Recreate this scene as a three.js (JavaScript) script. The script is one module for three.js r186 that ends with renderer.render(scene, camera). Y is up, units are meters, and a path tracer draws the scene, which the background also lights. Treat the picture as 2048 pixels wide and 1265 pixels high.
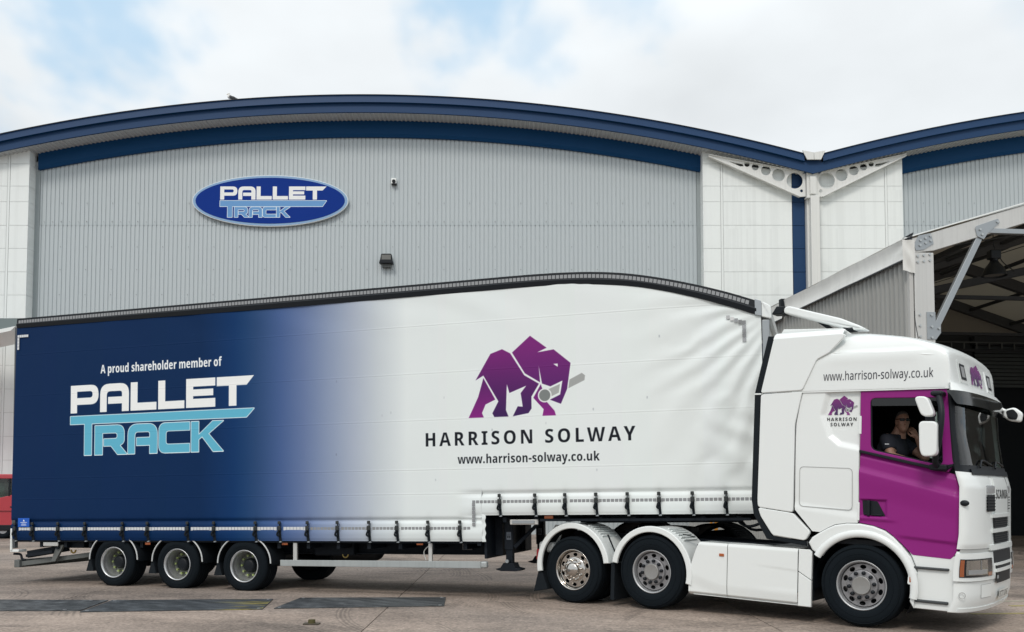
import * as THREE from 'three';
import { RoundedBoxGeometry } from 'three/addons/geometries/RoundedBoxGeometry.js';
import { mergeGeometries, toCreasedNormals } from 'three/addons/utils/BufferGeometryUtils.js';

// ------------------------------------------------------------------ camera, sky, sun, exposure
const scene = new THREE.Scene();
const camera = new THREE.PerspectiveCamera(36.82, 1024 / 632, 0.1, 1500);
camera.position.set(0, 1.65, 0);
camera.rotation.x = THREE.MathUtils.degToRad(3.0);
camera.setViewOffset(2048, 1265, 0, -252.5, 2048, 1265);
scene.add(camera);
const renderer = new THREE.WebGLRenderer({ antialias: true });
renderer.toneMapping = THREE.LinearToneMapping;
renderer.toneMappingExposure = 0.92;
renderer.shadowMap.enabled = true;

function rng(seed) { let a = seed >>> 0; return () => { a = (a + 0x6D2B79F5) | 0; let t = Math.imul(a ^ (a >>> 15), 1 | a); t = (t + Math.imul(t ^ (t >>> 7), 61 | t)) ^ t; return ((t ^ (t >>> 14)) >>> 0) / 4294967296; }; }
function hash3(x, y, z) { let h = Math.imul(x, 374761393) ^ Math.imul(y, 668265263) ^ Math.imul(z, 2147483647 ^ 0x5bd1e995); h = Math.imul(h ^ (h >>> 13), 1274126177); return ((h ^ (h >>> 16)) >>> 0) / 4294967295; }
const sm = (t) => t * t * (3 - 2 * t), mix = (a, b, t) => a + (b - a) * t, clamp = (x, a = 0, b = 1) => Math.min(b, Math.max(a, x));
const sstep = (a, b, x) => sm(clamp((x - a) / (b - a)));
function noise3(x, y, z) {
  const i = Math.floor(x), j = Math.floor(y), k = Math.floor(z), u = sm(x - i), v = sm(y - j), w = sm(z - k);
  const h = (a, b, c) => hash3(i + a, j + b, k + c);
  return mix(mix(mix(h(0, 0, 0), h(1, 0, 0), u), mix(h(0, 1, 0), h(1, 1, 0), u), v), mix(mix(h(0, 0, 1), h(1, 0, 1), u), mix(h(0, 1, 1), h(1, 1, 1), u), v), w);
}
function fbm(x, y, z, o = 5) { let s = 0, a = .5, n = 0; for (let i = 0; i < o; i++) { s += a * noise3(x, y, z); n += a; x = x * 2.03 + 7.1; y = y * 2.03 + 3.7; z = z * 2.03 + 5.3; a *= .5; } return s / n; }
const lerpTab = (tab, x, c = 1) => { if (x <= tab[0][0]) return tab[0][c]; for (let i = 1; i < tab.length; i++) if (x <= tab[i][0]) { const a = tab[i - 1], b = tab[i]; return mix(a[c], b[c], (x - a[0]) / (b[0] - a[0])); } return tab[tab.length - 1][c]; };
const D2R = Math.PI / 180;

// one bright, mostly clouded sky with a few openings of pale blue
const SKYW = 2048, SKYH = 1024;
const skyTex = (() => {
  const data = new Float32Array(SKYW * SKYH * 4);
  const holes = [[-24.2, 25.4, 5.2, 4.2, .9], [-28, 28, 5, 3, .6], [-1.6, 28.4, 4.4, 3.4, .95], [1.6, 25.6, 3.0, 2.6, .6], [7.4, 28.2, 3.4, 2.6, .55], [20, 33, 7, 4, .6], [-12, 42, 9, 5, .7], [30, 26.5, 3, 3, .2]];
  for (let j = 0; j < SKYH; j++) {
    const el = (0.5 - (j + .5) / SKYH) * 180;                        // row 0 is the top of the image
    for (let i = 0; i < SKYW; i++) {
      const lon = ((i + .5) / SKYW - .5) * 2 * Math.PI;               // u = atan2(z, x) / 2pi + 0.5
      const ce = Math.cos(el * D2R), dx = ce * Math.cos(lon), dy = Math.sin(el * D2R), dz = ce * Math.sin(lon);
      let az = Math.atan2(dx, -dz) / D2R;
      const inv = 1 / (Math.max(dy, 0) + .16);
      const px = dx * inv * 1.9, pz = dz * inv * 1.9;
      const n = fbm(px + 11.3, 2.2, pz + 4.1, 6), n2 = fbm(px * 2.6 + 3, 7.7, pz * 2.6, 5), n3 = fbm(px * 9 + 3, 2.7, pz * 5, 5);
      let open = sstep(.60, .74, n) * .55;
      for (const [ha, he, wa, we, s] of holes) {
        const wob = (n2 - .5) * 2.4 + (n3 - .5) * 1.5, r = Math.hypot((az - ha) / wa, (el - he) / we) + wob;
        open = Math.max(open, s * (1 - sstep(.2, 1.4, r)));
      }
      const bright = .9 + (fbm(px * 1.6 + 31, 5, pz * 1.6 + 9, 6) - .5) * .34 + .75 * Math.pow(Math.max(dy, 0), 2.2);
      const cl = [bright * .955, bright * 1.0, bright * 1.03], bl = [.47 + .06 * (1 - dy), .72 + .05 * (1 - dy), .98];
      let c = [0, 1, 2].map((k) => mix(cl[k], bl[k], open * .9));
      if (el < 0) { const t = sstep(0, -6, el); c = c.map((v, k) => mix(v, [.2, .19, .18][k], t)); }
      const row = SKYH - 1 - j, o = (row * SKYW + i) * 4;
      data[o] = c[0]; data[o + 1] = c[1]; data[o + 2] = c[2]; data[o + 3] = 1;
    }
  }
  const t = new THREE.DataTexture(data, SKYW, SKYH, THREE.RGBAFormat, THREE.FloatType);
  t.mapping = THREE.EquirectangularReflectionMapping; t.magFilter = THREE.LinearFilter; t.minFilter = THREE.LinearFilter; t.wrapS = THREE.RepeatWrapping; t.needsUpdate = true;
  return t;
})();
scene.background = skyTex; scene.environment = skyTex;
const sun = new THREE.DirectionalLight(0xfff7ee, 1.4);
sun.position.set(-19, 58, 37); sun.target.position.set(0, 0, -15); scene.add(sun, sun.target);
sun.castShadow = true; sun.shadow.radius = 26; sun.shadow.mapSize.set(4096, 4096);
Object.assign(sun.shadow.camera, { left: -45, right: 45, top: 45, bottom: -45, near: 1, far: 160 });

// ------------------------------------------------------------------ helpers
const used = {};
function numbered(n) { used[n] = (used[n] ?? -1) + 1; return used[n] ? `${n}_${String(used[n]).padStart(3, '0')}` : n; }
function tag(o, label, category, group, kind) { Object.assign(o.userData, { label }, category ? { category } : {}, group ? { group } : {}, kind ? { kind } : {}); return o; }
function thing(name, label, category, pos = [0, 0, 0], turn = 0, group) { const o = new THREE.Group(); o.name = numbered(name); o.position.set(...pos); o.rotation.y = turn; scene.add(o); return tag(o, label, category, group); }
function part(parent, name, geo, mat, label) {
  const g = Array.isArray(geo) ? merge(geo) : geo, m = new THREE.Mesh(g, mat);
  m.name = name; m.castShadow = m.receiveShadow = true; parent.add(m); if (label) m.userData.label = label; return m;
}
function merge(list) {
  const gs = list.map((g) => { const n = g.index ? g.toNonIndexed() : g.clone(); for (const k of Object.keys(n.attributes)) if (!['position', 'normal', 'uv'].includes(k)) n.deleteAttribute(k); if (!n.attributes.uv) n.setAttribute('uv', new THREE.Float32BufferAttribute(new Float32Array(n.attributes.position.count * 2), 2)); return n; });
  return mergeGeometries(gs);
}
const T = (g, x = 0, y = 0, z = 0) => g.translate(x, y, z);
function box(w, h, d, x, y, z) { return new THREE.BoxGeometry(w, h, d).translate(x, y, z); }
function box2(x0, x1, y0, y1, z0, z1) { return box(x1 - x0, y1 - y0, z1 - z0, (x0 + x1) / 2, (y0 + y1) / 2, (z0 + z1) / 2); }
function rb(w, h, d, x, y, z, r = .01, s = 2) { return new RoundedBoxGeometry(w, h, d, s, Math.min(r, w / 2.01, h / 2.01, d / 2.01)).translate(x, y, z); }
function rb2(x0, x1, y0, y1, z0, z1, r = .01, s = 2) { return rb(x1 - x0, y1 - y0, z1 - z0, (x0 + x1) / 2, (y0 + y1) / 2, (z0 + z1) / 2, r, s); }
function cylZ(r, h, x, y, z, seg = 24, r2 = r) { return new THREE.CylinderGeometry(r, r2, h, seg).rotateX(Math.PI / 2).translate(x, y, z); }
function cylY(r, h, x, y, z, seg = 20, r2 = r) { return new THREE.CylinderGeometry(r, r2, h, seg).translate(x, y, z); }
function bar(a, b, w, h) { const A = new THREE.Vector3(...a), B = new THREE.Vector3(...b), L = A.distanceTo(B), g = new RoundedBoxGeometry(L, h, w, 1, Math.min(w, h) * .08); const q = new THREE.Quaternion(), X = B.clone().sub(A).normalize(), Z = new THREE.Vector3(0, 1, 0).cross(X).length() < 1e-3 ? new THREE.Vector3(0, 0, 1) : X.clone().cross(new THREE.Vector3(0, 1, 0)).normalize(), Y = Z.clone().cross(X); g.applyMatrix4(new THREE.Matrix4().makeBasis(X, Y, Z)); return g.translate(...A.add(B).multiplyScalar(.5).toArray()); }
function tube(pts, r, seg = 8, n = 24) { return new THREE.TubeGeometry(new THREE.CatmullRomCurve3(pts.map((p) => new THREE.Vector3(...p))), n, r, seg); }
function shape(pts, holes = []) { const s = new THREE.Shape(pts.map((p) => new THREE.Vector2(...p))); for (const h of holes) s.holes.push(h instanceof THREE.Path ? h : new THREE.Path(h.map((p) => new THREE.Vector2(...p)))); return s; }
function circ(x, y, r, n = 28) { const p = []; for (let i = 0; i < n; i++) p.push([x + r * Math.cos(i / n * 2 * Math.PI), y + r * Math.sin(i / n * 2 * Math.PI)]); return p; }
// extruded outline whose front face lies at z = front
function ext(pts, depth, front = 0, bevel = 0, holes = []) {
  const s = pts instanceof THREE.Shape ? pts : shape(pts, holes);
  const g = new THREE.ExtrudeGeometry(s, { depth: depth - 2 * bevel, bevelEnabled: bevel > 0, bevelThickness: bevel, bevelSize: bevel, bevelOffset: -bevel, bevelSegments: 3, curveSegments: 12 });
  const p = g.attributes.position, n = g.attributes.normal, lo = -bevel, hi = depth - bevel;            // the two caps are flat, thin slivers too
  for (let i = 0; i < p.count; i += 3) { const z = p.getZ(i); if (Math.abs(p.getZ(i + 1) - z) < 1e-6 && Math.abs(p.getZ(i + 2) - z) < 1e-6 && (Math.abs(z - lo) < 1e-5 || Math.abs(z - hi) < 1e-5)) for (let k = 0; k < 3; k++) n.setXYZ(i + k, 0, 0, Math.abs(z - hi) < 1e-5 ? 1 : -1); }
  return g.translate(0, 0, front - depth + bevel);
}
function roundPoly(pts, r, n = 5) {                                // rounds the corners of an outline
  const out = [], N = pts.length;
  for (let i = 0; i < N; i++) {
    const p = pts[i], a = pts[(i + N - 1) % N], b = pts[(i + 1) % N], R = p[2] ?? r;
    const la = Math.hypot(a[0] - p[0], a[1] - p[1]), lb = Math.hypot(b[0] - p[0], b[1] - p[1]), k = Math.min(R, la * .49, lb * .49);
    const A = [p[0] + (a[0] - p[0]) * k / la, p[1] + (a[1] - p[1]) * k / la], B = [p[0] + (b[0] - p[0]) * k / lb, p[1] + (b[1] - p[1]) * k / lb];
    for (let t = 0; t <= n; t++) { const s = t / n; out.push([(1 - s) * (1 - s) * A[0] + 2 * s * (1 - s) * p[0] + s * s * B[0], (1 - s) * (1 - s) * A[1] + 2 * s * (1 - s) * p[1] + s * s * B[1]]); }
  }
  return out.filter((p, i) => { const q = out[(i + out.length - 1) % out.length]; return Math.hypot(p[0] - q[0], p[1] - q[1]) > 1e-5; });
}
function grid(nu, nv, f, uvf) {
  const pos = [], uv = [], idx = [];
  for (let j = 0; j <= nv; j++) for (let i = 0; i <= nu; i++) { const p = f(i / nu, j / nv); pos.push(...p); uv.push(...(uvf ? uvf(i / nu, j / nv, p) : [i / nu, j / nv])); }
  for (let j = 0; j < nv; j++) for (let i = 0; i < nu; i++) { const a = j * (nu + 1) + i, b = a + 1, c = a + nu + 1, d = c + 1; idx.push(a, b, d, a, d, c); }
  const g = new THREE.BufferGeometry(); g.setAttribute('position', new THREE.Float32BufferAttribute(pos, 3)); g.setAttribute('uv', new THREE.Float32BufferAttribute(uv, 2)); g.setIndex(idx); g.computeVertexNormals(); return g;
}
function sdPoly(px, py, v) {                                        // signed distance to a polygon, negative inside
  let d = 1e9, s = 1; const N = v.length;
  for (let i = 0, j = N - 1; i < N; j = i++) {
    const ex = v[j][0] - v[i][0], ey = v[j][1] - v[i][1], wx = px - v[i][0], wy = py - v[i][1], t = clamp((wx * ex + wy * ey) / (ex * ex + ey * ey)), bx = wx - ex * t, by = wy - ey * t;
    d = Math.min(d, bx * bx + by * by);
    const c1 = py >= v[i][1], c2 = py < v[j][1], c3 = ex * wy > ey * wx; if ((c1 && c2 && c3) || (!c1 && !c2 && !c3)) s = -s;
  }
  return s * Math.sqrt(d);
}
// a closed skin round a field (negative inside), by surface nets
function skin(f, min, max, h) {
  const n = min.map((m, k) => Math.ceil((max[k] - m) / h) + 1), N = n[0] * n[1] * n[2], val = new Float32Array(N), id = (i, j, k) => i + n[0] * (j + n[1] * k);
  for (let k = 0; k < n[2]; k++) for (let j = 0; j < n[1]; j++) for (let i = 0; i < n[0]; i++) val[id(i, j, k)] = f(min[0] + i * h, min[1] + j * h, min[2] + k * h);
  const vi = new Int32Array(N).fill(-1), pos = [], idx = [];
  for (let k = 0; k < n[2] - 1; k++) for (let j = 0; j < n[1] - 1; j++) for (let i = 0; i < n[0] - 1; i++) {
    let c = 0, x = 0, y = 0, z = 0, m = 0; const e = [];
    for (let q = 0; q < 8; q++) { const v = val[id(i + (q & 1), j + (q >> 1 & 1), k + (q >> 2))]; e.push(v); if (v < 0) m++; }
    if (m === 0 || m === 8) continue;
    for (let a = 0; a < 8; a++) for (const b of [1, 2, 4]) if (!(a & b)) { const v0 = e[a], v1 = e[a | b]; if ((v0 < 0) !== (v1 < 0)) { const t = v0 / (v0 - v1); x += (a & 1) + (b === 1 ? t : 0); y += (a >> 1 & 1) + (b === 2 ? t : 0); z += (a >> 2) + (b === 4 ? t : 0); c++; } }
    vi[id(i, j, k)] = pos.length / 3; pos.push(min[0] + (i + x / c) * h, min[1] + (j + y / c) * h, min[2] + (k + z / c) * h);
  }
  const quad = (a, b, c, d, flip) => { if (a < 0 || b < 0 || c < 0 || d < 0) return; flip ? idx.push(a, c, b, a, d, c) : idx.push(a, b, c, a, c, d); };
  for (let k = 1; k < n[2] - 1; k++) for (let j = 1; j < n[1] - 1; j++) for (let i = 1; i < n[0] - 1; i++) {
    const s = val[id(i, j, k)] < 0;
    if (s !== val[id(i + 1, j, k)] < 0) quad(vi[id(i, j - 1, k - 1)], vi[id(i, j, k - 1)], vi[id(i, j, k)], vi[id(i, j - 1, k)], !s);
    if (s !== val[id(i, j + 1, k)] < 0) quad(vi[id(i - 1, j, k - 1)], vi[id(i - 1, j, k)], vi[id(i, j, k)], vi[id(i, j, k - 1)], !s);
    if (s !== val[id(i, j, k + 1)] < 0) quad(vi[id(i - 1, j - 1, k)], vi[id(i, j - 1, k)], vi[id(i, j, k)], vi[id(i - 1, j, k)], !s);
  }
  const g = new THREE.BufferGeometry(); g.setAttribute('position', new THREE.Float32BufferAttribute(pos, 3)); g.setAttribute('uv', new THREE.Float32BufferAttribute(new Float32Array(pos.length / 3 * 2), 2)); g.setIndex(idx); g.computeVertexNormals(); return g;
}
function capsule(p, a, b, ra, rb_) { const ax = b[0] - a[0], ay = b[1] - a[1], az = b[2] - a[2], wx = p[0] - a[0], wy = p[1] - a[1], wz = p[2] - a[2], t = clamp((wx * ax + wy * ay + wz * az) / (ax * ax + ay * ay + az * az + 1e-9)); return Math.hypot(wx - ax * t, wy - ay * t, wz - az * t) - mix(ra, rb_, t); }
const smin = (a, b, k) => { const h = clamp(.5 + .5 * (b - a) / k); return mix(b, a, h) - k * h * (1 - h); };

// canvases and maps
function canvas(w, h, draw) { const c = document.createElement('canvas'); c.width = w; c.height = h; draw(c.getContext('2d'), w, h); return c; }
function ctex(c, srgb = true) { const t = new THREE.CanvasTexture(c); t.colorSpace = srgb ? THREE.SRGBColorSpace : THREE.NoColorSpace; t.wrapS = t.wrapT = THREE.RepeatWrapping; t.anisotropy = 8; return t; }
function dtex(w, h, f, srgb = false) {                               // f(u, v) -> grey or rgb, 0..1, tiles are the caller's business
  const d = new Uint8Array(w * h * 4);
  for (let j = 0; j < h; j++) for (let i = 0; i < w; i++) { const v = f(i / w, j / h, i, j), o = (j * w + i) * 4, a = Array.isArray(v); for (let k = 0; k < 3; k++) d[o + k] = clamp(a ? v[k] : v) * 255; d[o + 3] = 255; }
  const t = new THREE.DataTexture(d, w, h); t.wrapS = t.wrapT = THREE.RepeatWrapping; t.magFilter = THREE.LinearFilter; t.minFilter = THREE.LinearMipmapLinearFilter; t.generateMipmaps = true; t.colorSpace = srgb ? THREE.SRGBColorSpace : THREE.NoColorSpace; t.needsUpdate = true; return t;
}
const tileN = (u, v, f, s, o = 4) => {                               // tiling noise: a torus in the noise volume
  const a = u * 2 * Math.PI, b = v * 2 * Math.PI, R = f / (2 * Math.PI);
  return fbm(R * Math.cos(a) + s, R * Math.sin(a) + 2 * R + R * Math.cos(b) * .73 + s, R * Math.sin(b) + s * 1.7, o);
};
function rep(t, x, y) { const c = t.clone(); c.repeat.set(x, y); c.needsUpdate = true; return c; }
const grainMap = dtex(256, 256, (u, v, i, j) => .5 + .5 * (hash3(i, j, 3) - .5) + .3 * (tileN(u, v, 24, 3) - .5));
const streakMap = dtex(512, 512, (u, v) => { const s = tileN(u, v * .02, 40, 5, 4), b = tileN(u, v, 5, 9, 4); const m = .975 + .025 * sstep(.3, .62, s) - .02 * sstep(.5, .75, b); return [m, m, m]; }, true);
const blotch = dtex(256, 256, (u, v) => { const b = tileN(u, v, 6, 21, 5); const m = .8 + .4 * (b - .3); return [m, m, m]; });
const M = (o) => new THREE.MeshStandardMaterial({ roughness: .6, metalness: 0, side: THREE.DoubleSide, ...o });
const P = (o) => new THREE.MeshPhysicalMaterial({ roughness: .45, metalness: 0, side: THREE.DoubleSide, ...o });
const lin = (r, g, b) => new THREE.Color().setRGB(r, g, b);
const mat = {
  paint: P({ color: lin(.80, .835, .825), roughness: .38, clearcoat: .5, clearcoatRoughness: .12 }),
  purple: P({ color: lin(.262, .013, .192), roughness: .5, specularIntensity: .5, clearcoat: .08, clearcoatRoughness: .2 }),
  black: P({ color: lin(.006, .009, .013), roughness: .5, specularIntensity: .6 }),
  blackMatt: P({ color: lin(.008, .012, .016), roughness: .85, specularIntensity: .5 }),
  chassis: P({ color: lin(.005, .009, .015), roughness: .6, specularIntensity: .5, bumpMap: rep(grainMap, 4, 4), bumpScale: .0006 }),
  rubber: P({ color: lin(.007, .0105, .014), roughness: .85, specularIntensity: .22, bumpMap: rep(grainMap, 6, 6), bumpScale: .0008 }),
  silver: M({ color: lin(.62, .63, .64), roughness: .36, metalness: .9 }),
  rim: M({ color: lin(.45, .46, .47), roughness: .42, metalness: .7 }),
  rimGrey: M({ color: lin(.3, .3, .31), roughness: .45, metalness: .6 }),
  chrome: M({ color: lin(.6, .575, .54), roughness: .13, metalness: 1 }),
  galv: M({ color: lin(.36, .39, .41), roughness: .5, metalness: .55, roughnessMap: blotch }),
  alu: M({ color: lin(.62, .62, .6), roughness: .5, metalness: .45, map: streakMap }),
  whiteSteel: M({ color: lin(.72, .73, .71), roughness: .5, map: streakMap }),
  panel: M({ color: lin(.82, .86, .85), roughness: .55, map: streakMap }),
  gap: M({ color: lin(.4, .41, .4), roughness: .9 }),
  clad: M({ color: lin(.475, .525, .545), roughness: .45, metalness: .1 }),
  blue: P({ color: lin(.014, .048, .125), roughness: .5, specularIntensity: .45 }),
  blueDeep: P({ color: lin(.003, .05, .145), roughness: .5, specularIntensity: .35 }),
  soffit: M({ color: lin(.5, .52, .53), roughness: .6 }),
  darkIn: M({ color: lin(.02, .022, .025), roughness: .9 }),
  amber: P({ color: lin(.4, .1, .025), roughness: .25, clearcoat: .6 }),
  red: P({ color: lin(.33, .012, .015), roughness: .3, clearcoat: .6 }),
  glass: P({ color: lin(.55, .62, .6), roughness: .02, transmission: 1, thickness: 0, ior: 1.5 }),
  smoke: P({ color: lin(.05, .06, .065), roughness: .08, transmission: .85, thickness: 0, ior: 1.5 }),
  lens: P({ color: lin(.9, .92, .93), roughness: .04, transmission: 1, thickness: 0, ior: 1.45 }),
  mirror: M({ color: lin(.6, .62, .64), roughness: .03, metalness: 1 }),
  tape: M({ color: lin(.29, .30, .31), roughness: .35, metalness: .2 }),
  tapeWhite: M({ color: lin(.66, .68, .7), roughness: .35, metalness: .1 }),
  chequer: M({ color: lin(.055, .062, .066), roughness: .55, metalness: .3, bumpMap: rep(grainMap, 3, 3), bumpScale: .002 }),
};
// company lettering: drawn flat, as it is printed
function fit(ctx, text, x0, x1, yb, cap, weight = '', family = 'sans-serif', gap = 0) {
  ctx.save(); ctx.font = `${weight} 100px ${family}`.trim(); ctx.textBaseline = 'alphabetic'; ctx.textAlign = 'left';
  const wide = [...text].map((c) => ctx.measureText(c).width), tot = gap ? wide.reduce((a, b) => a + b, 0) + gap * (text.length - 1) : ctx.measureText(text).width;
  ctx.translate(x0, yb); ctx.scale((x1 - x0) / tot, cap / 71.4);
  if (gap) { let x = 0;[...text].forEach((c, i) => { ctx.fillText(c, x, 0); x += wide[i] + gap; }); } else ctx.fillText(text, 0, 0);
  ctx.restore();
}
function poly(ctx, pts, X, Y) { ctx.beginPath(); pts.forEach((p, i) => (i ? ctx.lineTo(X(p[0]), Y(p[1])) : ctx.moveTo(X(p[0]), Y(p[1])))); ctx.closePath(); }
// two-line haulage logo on a unit-wide field: white first word, pale blue second word under a long bar
function railLogo(ctx, x, y, w, colour, line, wall = false) {
  const X = (v) => x + v * w, Y = (v) => y - v * w, A = (q) => (wall ? [.137 + (q[0] - .144) * .745, q[1] * .713, q[2] && q[2] * .72] : q);
  const path = (loops, fill, stroke) => { ctx.beginPath(); for (const l of loops) { roundPoly(l, 0.0001, 6).forEach((p, i) => (i ? ctx.lineTo(X(p[0]), Y(p[1])) : ctx.moveTo(X(p[0]), Y(p[1])))); ctx.closePath(); } if (stroke) { ctx.strokeStyle = stroke; ctx.lineWidth = line * w; ctx.lineJoin = 'miter'; ctx.stroke(); } ctx.fillStyle = fill; ctx.fill('evenodd'); };
  const W = '#f0f2f1', B = (q) => (wall ? [q[0], .168 + (q[1] - .2) * .955, q[2]] : q), b = .2, t = .332;
  path([[[0, b], [.038, b], [.038, .239], [.162, .239, .045], [.162, t, .045], [0, t]], [[.038, .272], [.127, .272, .018], [.127, .302, .018], [.038, .302]]].map((l) => l.map(B)), W);
  path([[[.171, b], [.209, b], [.209, .296, .02], [.294, .296, .02], [.294, .270], [.216, .270], [.216, .237], [.294, .237], [.294, b], [.334, b], [.334, t, .05], [.171, t, .05]]].map((l) => l.map(B)), W);
  for (const o of [.343, .496]) path([[[o, b], [o + .144, b], [o + .144, .236], [o + .039, .236], [o + .039, t], [o, t]]].map((l) => l.map(B)), W);
  path([[[.649, b], [.804, b], [.804, .240], [.687, .240], [.687, .252], [.793, .252], [.793, .283], [.687, .283], [.687, .295], [.804, .295], [.804, t], [.649, t]]].map((l) => l.map(B)), W);
  path([[[.874, b], [.914, b], [.914, .291], [.966, .291], [1.004, t], [.811, t], [.811, .291], [.874, .291]]].map((l) => l.map(B)), W);
  const e = '#e4f1f5';
  path(wall ? [[[.072, 0], [.115, 0], [.115, .103], [.966, .103], [1.004, .157], [0, .157], [0, .103], [.072, .103]]] : [[[.083, 0], [.125, 0], [.125, .148], [.966, .148], [1.004, .185], [0, .185], [0, .148], [.083, .148]]], colour, e);
  const T2 = .136;
  path([[[.144, 0], [.187, 0], [.187, .101], [.270, .101, .015], [.270, .073, .015], [.195, .073], [.195, .040], [.235, .040], [.272, 0], [.326, 0], [.285, .041], [.309, .055, .02], [.309, T2, .04], [.144, T2]]].map((l) => l.map(A)), colour, e);
  path([[[.331, 0], [.369, 0], [.369, .101, .018], [.453, .101, .018], [.453, .073], [.380, .073], [.380, .038], [.453, .038], [.453, 0], [.493, 0], [.493, T2, .05], [.331, T2, .05]]].map((l) => l.map(A)), colour, e);
  path([[[.503, 0, .035], [.669, 0], [.669, .038], [.541, .038, .015], [.541, .100, .015], [.669, .100], [.669, T2], [.503, T2, .035]]].map((l) => l.map(A)), colour, e);
  path([[[.678, 0], [.717, 0], [.717, .055], [.735, .068], [.793, 0], [.846, 0], [.768, .080], [.846, T2], [.790, T2], [.717, .076], [.717, T2], [.678, T2]]].map((l) => l.map(A)), colour, e);
}
const beast = {
  body: [[.69, 1.05], [.82, .98], [1.04, .63], [1.27, .49], [1.15, .3], [1.15, .12], [1.1, .05], [.85, .01], [.93, .16], [1.01, .15], [.98, .36], [1.07, .47], [.8, .37], [.76, .51], [.74, .11], [.78, .01], [.55, .01], [.52, .07], [.62, .25], [.38, .66], [.25, .59], [.5, .99]],
  hind: [[.38, .62], [.57, .28], [.41, .21], [.35, .08], [.38, .01], [.13, .01], [.29, .33]],
  head: [[.85, .99], [1.14, 1.23], [1.4, 1.03], [1.25, .97], [1.51, 1.0], [1.77, .78], [1.71, .39], [1.61, .17], [1.44, .24], [1.6, .31], [1.64, .52], [1.45, .44], [1.32, .49], [1.27, .77], [1.29, .51], [1.05, .66]],
  fore: [[1.3, .48], [1.33, .39], [1.39, .21], [1.51, .07], [1.53, 0], [1.32, 0], [1.34, .1], [1.18, .28]],
  log: [[1.75, .53], [1.94, .62], [1.99, .58], [1.98, .51], [1.73, .4]], stub: [[1.42, .4], [1.6, .47], [1.58, .34], [1.44, .28]], eye: [[1.5, .78], [1.57, .78], [1.57, .73]],
};
function animalLogo(ctx, x, y, k, white) {                            // k = pixels per unit, (x, y) = lower left
  const X = (v) => x + v * k, Y = (v) => y - v * k, gr = (a, b) => { const g = ctx.createLinearGradient(0, Y(1.1), 0, Y(0)); g.addColorStop(0, a); g.addColorStop(1, b); return g; };
  for (const [n, f] of [['body', gr('#7d2577', '#3d2458')], ['head', gr('#7a2877', '#4a2564')], ['hind', gr('#3a2352', '#85267f')], ['fore', gr('#3f2458', '#8a2784')], ['log', '#a3a6a5'], ['stub', '#a7aaa9'], ['eye', white]]) { poly(ctx, beast[n], X, Y); ctx.fillStyle = f; ctx.fill(); }
  for (const [r, f] of [[.108, white], [.088, '#7d8281']]) { ctx.beginPath(); ctx.arc(X(1.36), Y(.31), r * k, 0, 7); ctx.fillStyle = f; ctx.fill(); }
}

// ------------------------------------------------------------------ the yard
const groundObj = new THREE.Group(); groundObj.name = 'ground'; scene.add(groundObj); tag(groundObj, 'worn brown grey concrete yard with curved tyre marks', null, null, 'structure');
const GW = 24, GH = 12;                                               // metres covered by the yard's map
const yardMaps = (() => {
  const W = 2048, H = 1024, R = rng(71);
  const marks = canvas(W, H, (c) => {
    c.fillStyle = '#808080'; c.fillRect(0, 0, W, H);
    const sx = W / GW;
    for (let i = 0; i < 150; i++) {                                     // tyre scrubs: bundles of thin arcs
      const cx = R() * W, cy = R() * H, r = (1.2 + R() * 7) * sx, a = R() * 6.28, l = .25 + R() * .9, dark = R() < .75, n = 3 + Math.floor(R() * 9), wob = .35 + R() * .6, th = 1.2 + R() * 2.6, gapk = 3 + R() * 5;
      for (const ox of [-W, 0, W]) for (const oy of [-H, 0, H]) for (let k = 0; k < n; k++) {
        c.beginPath(); c.arc(cx + ox, cy + oy, r + k * gapk, a + k * .01, a + l * (1 - k * .03)); c.lineWidth = th * (.6 + (k % 3) * .3);
        c.strokeStyle = dark ? `rgba(40,38,38,${.42 * wob})` : `rgba(190,185,180,${.2 * wob})`; c.stroke();
      }
    }
    for (let i = 0; i < 60; i++) { const cx = R() * W, cy = R() * H, r = 5 + R() * 26, g = c.createRadialGradient(cx, cy, 0, cx, cy, r); g.addColorStop(0, `rgba(50,48,46,${.1 + R() * .16})`); g.addColorStop(1, 'rgba(50,48,46,0)'); c.fillStyle = g; c.fillRect(cx - r, cy - r, 2 * r, 2 * r); }
    for (let i = 0; i < 9; i++) { c.beginPath(); let x = R() * W, y = R() * H, a = R() * 6.28; c.moveTo(x, y); for (let k = 0; k < 26; k++) { a += (R() - .5) * .7; x += Math.cos(a) * 9; y += Math.sin(a) * 9; c.lineTo(x, y); } c.lineWidth = .9; c.strokeStyle = 'rgba(45,42,40,.75)'; c.stroke(); }
  });
  const px = marks.getContext('2d').getImageData(0, 0, W, H).data;
  const col = dtex(W, H, (u, v, i, j) => {
    const m = (px[(j * W + i) * 4] / 128 - 1), big = tileN(u, v, 9, 4, 4) - .5, mid = tileN(u, v, 60, 8, 3) - .5, fine = hash3(i, j, 1) - .5, fine2 = noise3(i * .45, j * .45, 5) - .5, warm = tileN(u, v, 5, 14, 3) - .5;
    const k = 1 + big * .5 + mid * .22 + fine * .22 + fine2 * .3 + m * .8;
    return [.542 * k + warm * .03, .494 * k, .457 * k - warm * .03];
  }, true);
  return { col };
})();
const yard = M({ color: lin(1, 1, 1), map: yardMaps.col, roughness: .88, bumpMap: rep(grainMap, 24, 12), bumpScale: .003 });
const farYard = M({ color: lin(.2, .18, .165), roughness: .95 });
const jointMat = M({ color: lin(.075, .07, .066), roughness: 1 });
part(groundObj, 'ground_sheet', new THREE.CircleGeometry(700, 64).rotateX(-Math.PI / 2).translate(0, -.03, -20), farYard);
part(groundObj, 'joint_bed', box2(-32.4, 38.6, -.028, -.02, -42, 6), jointMat);
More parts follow.
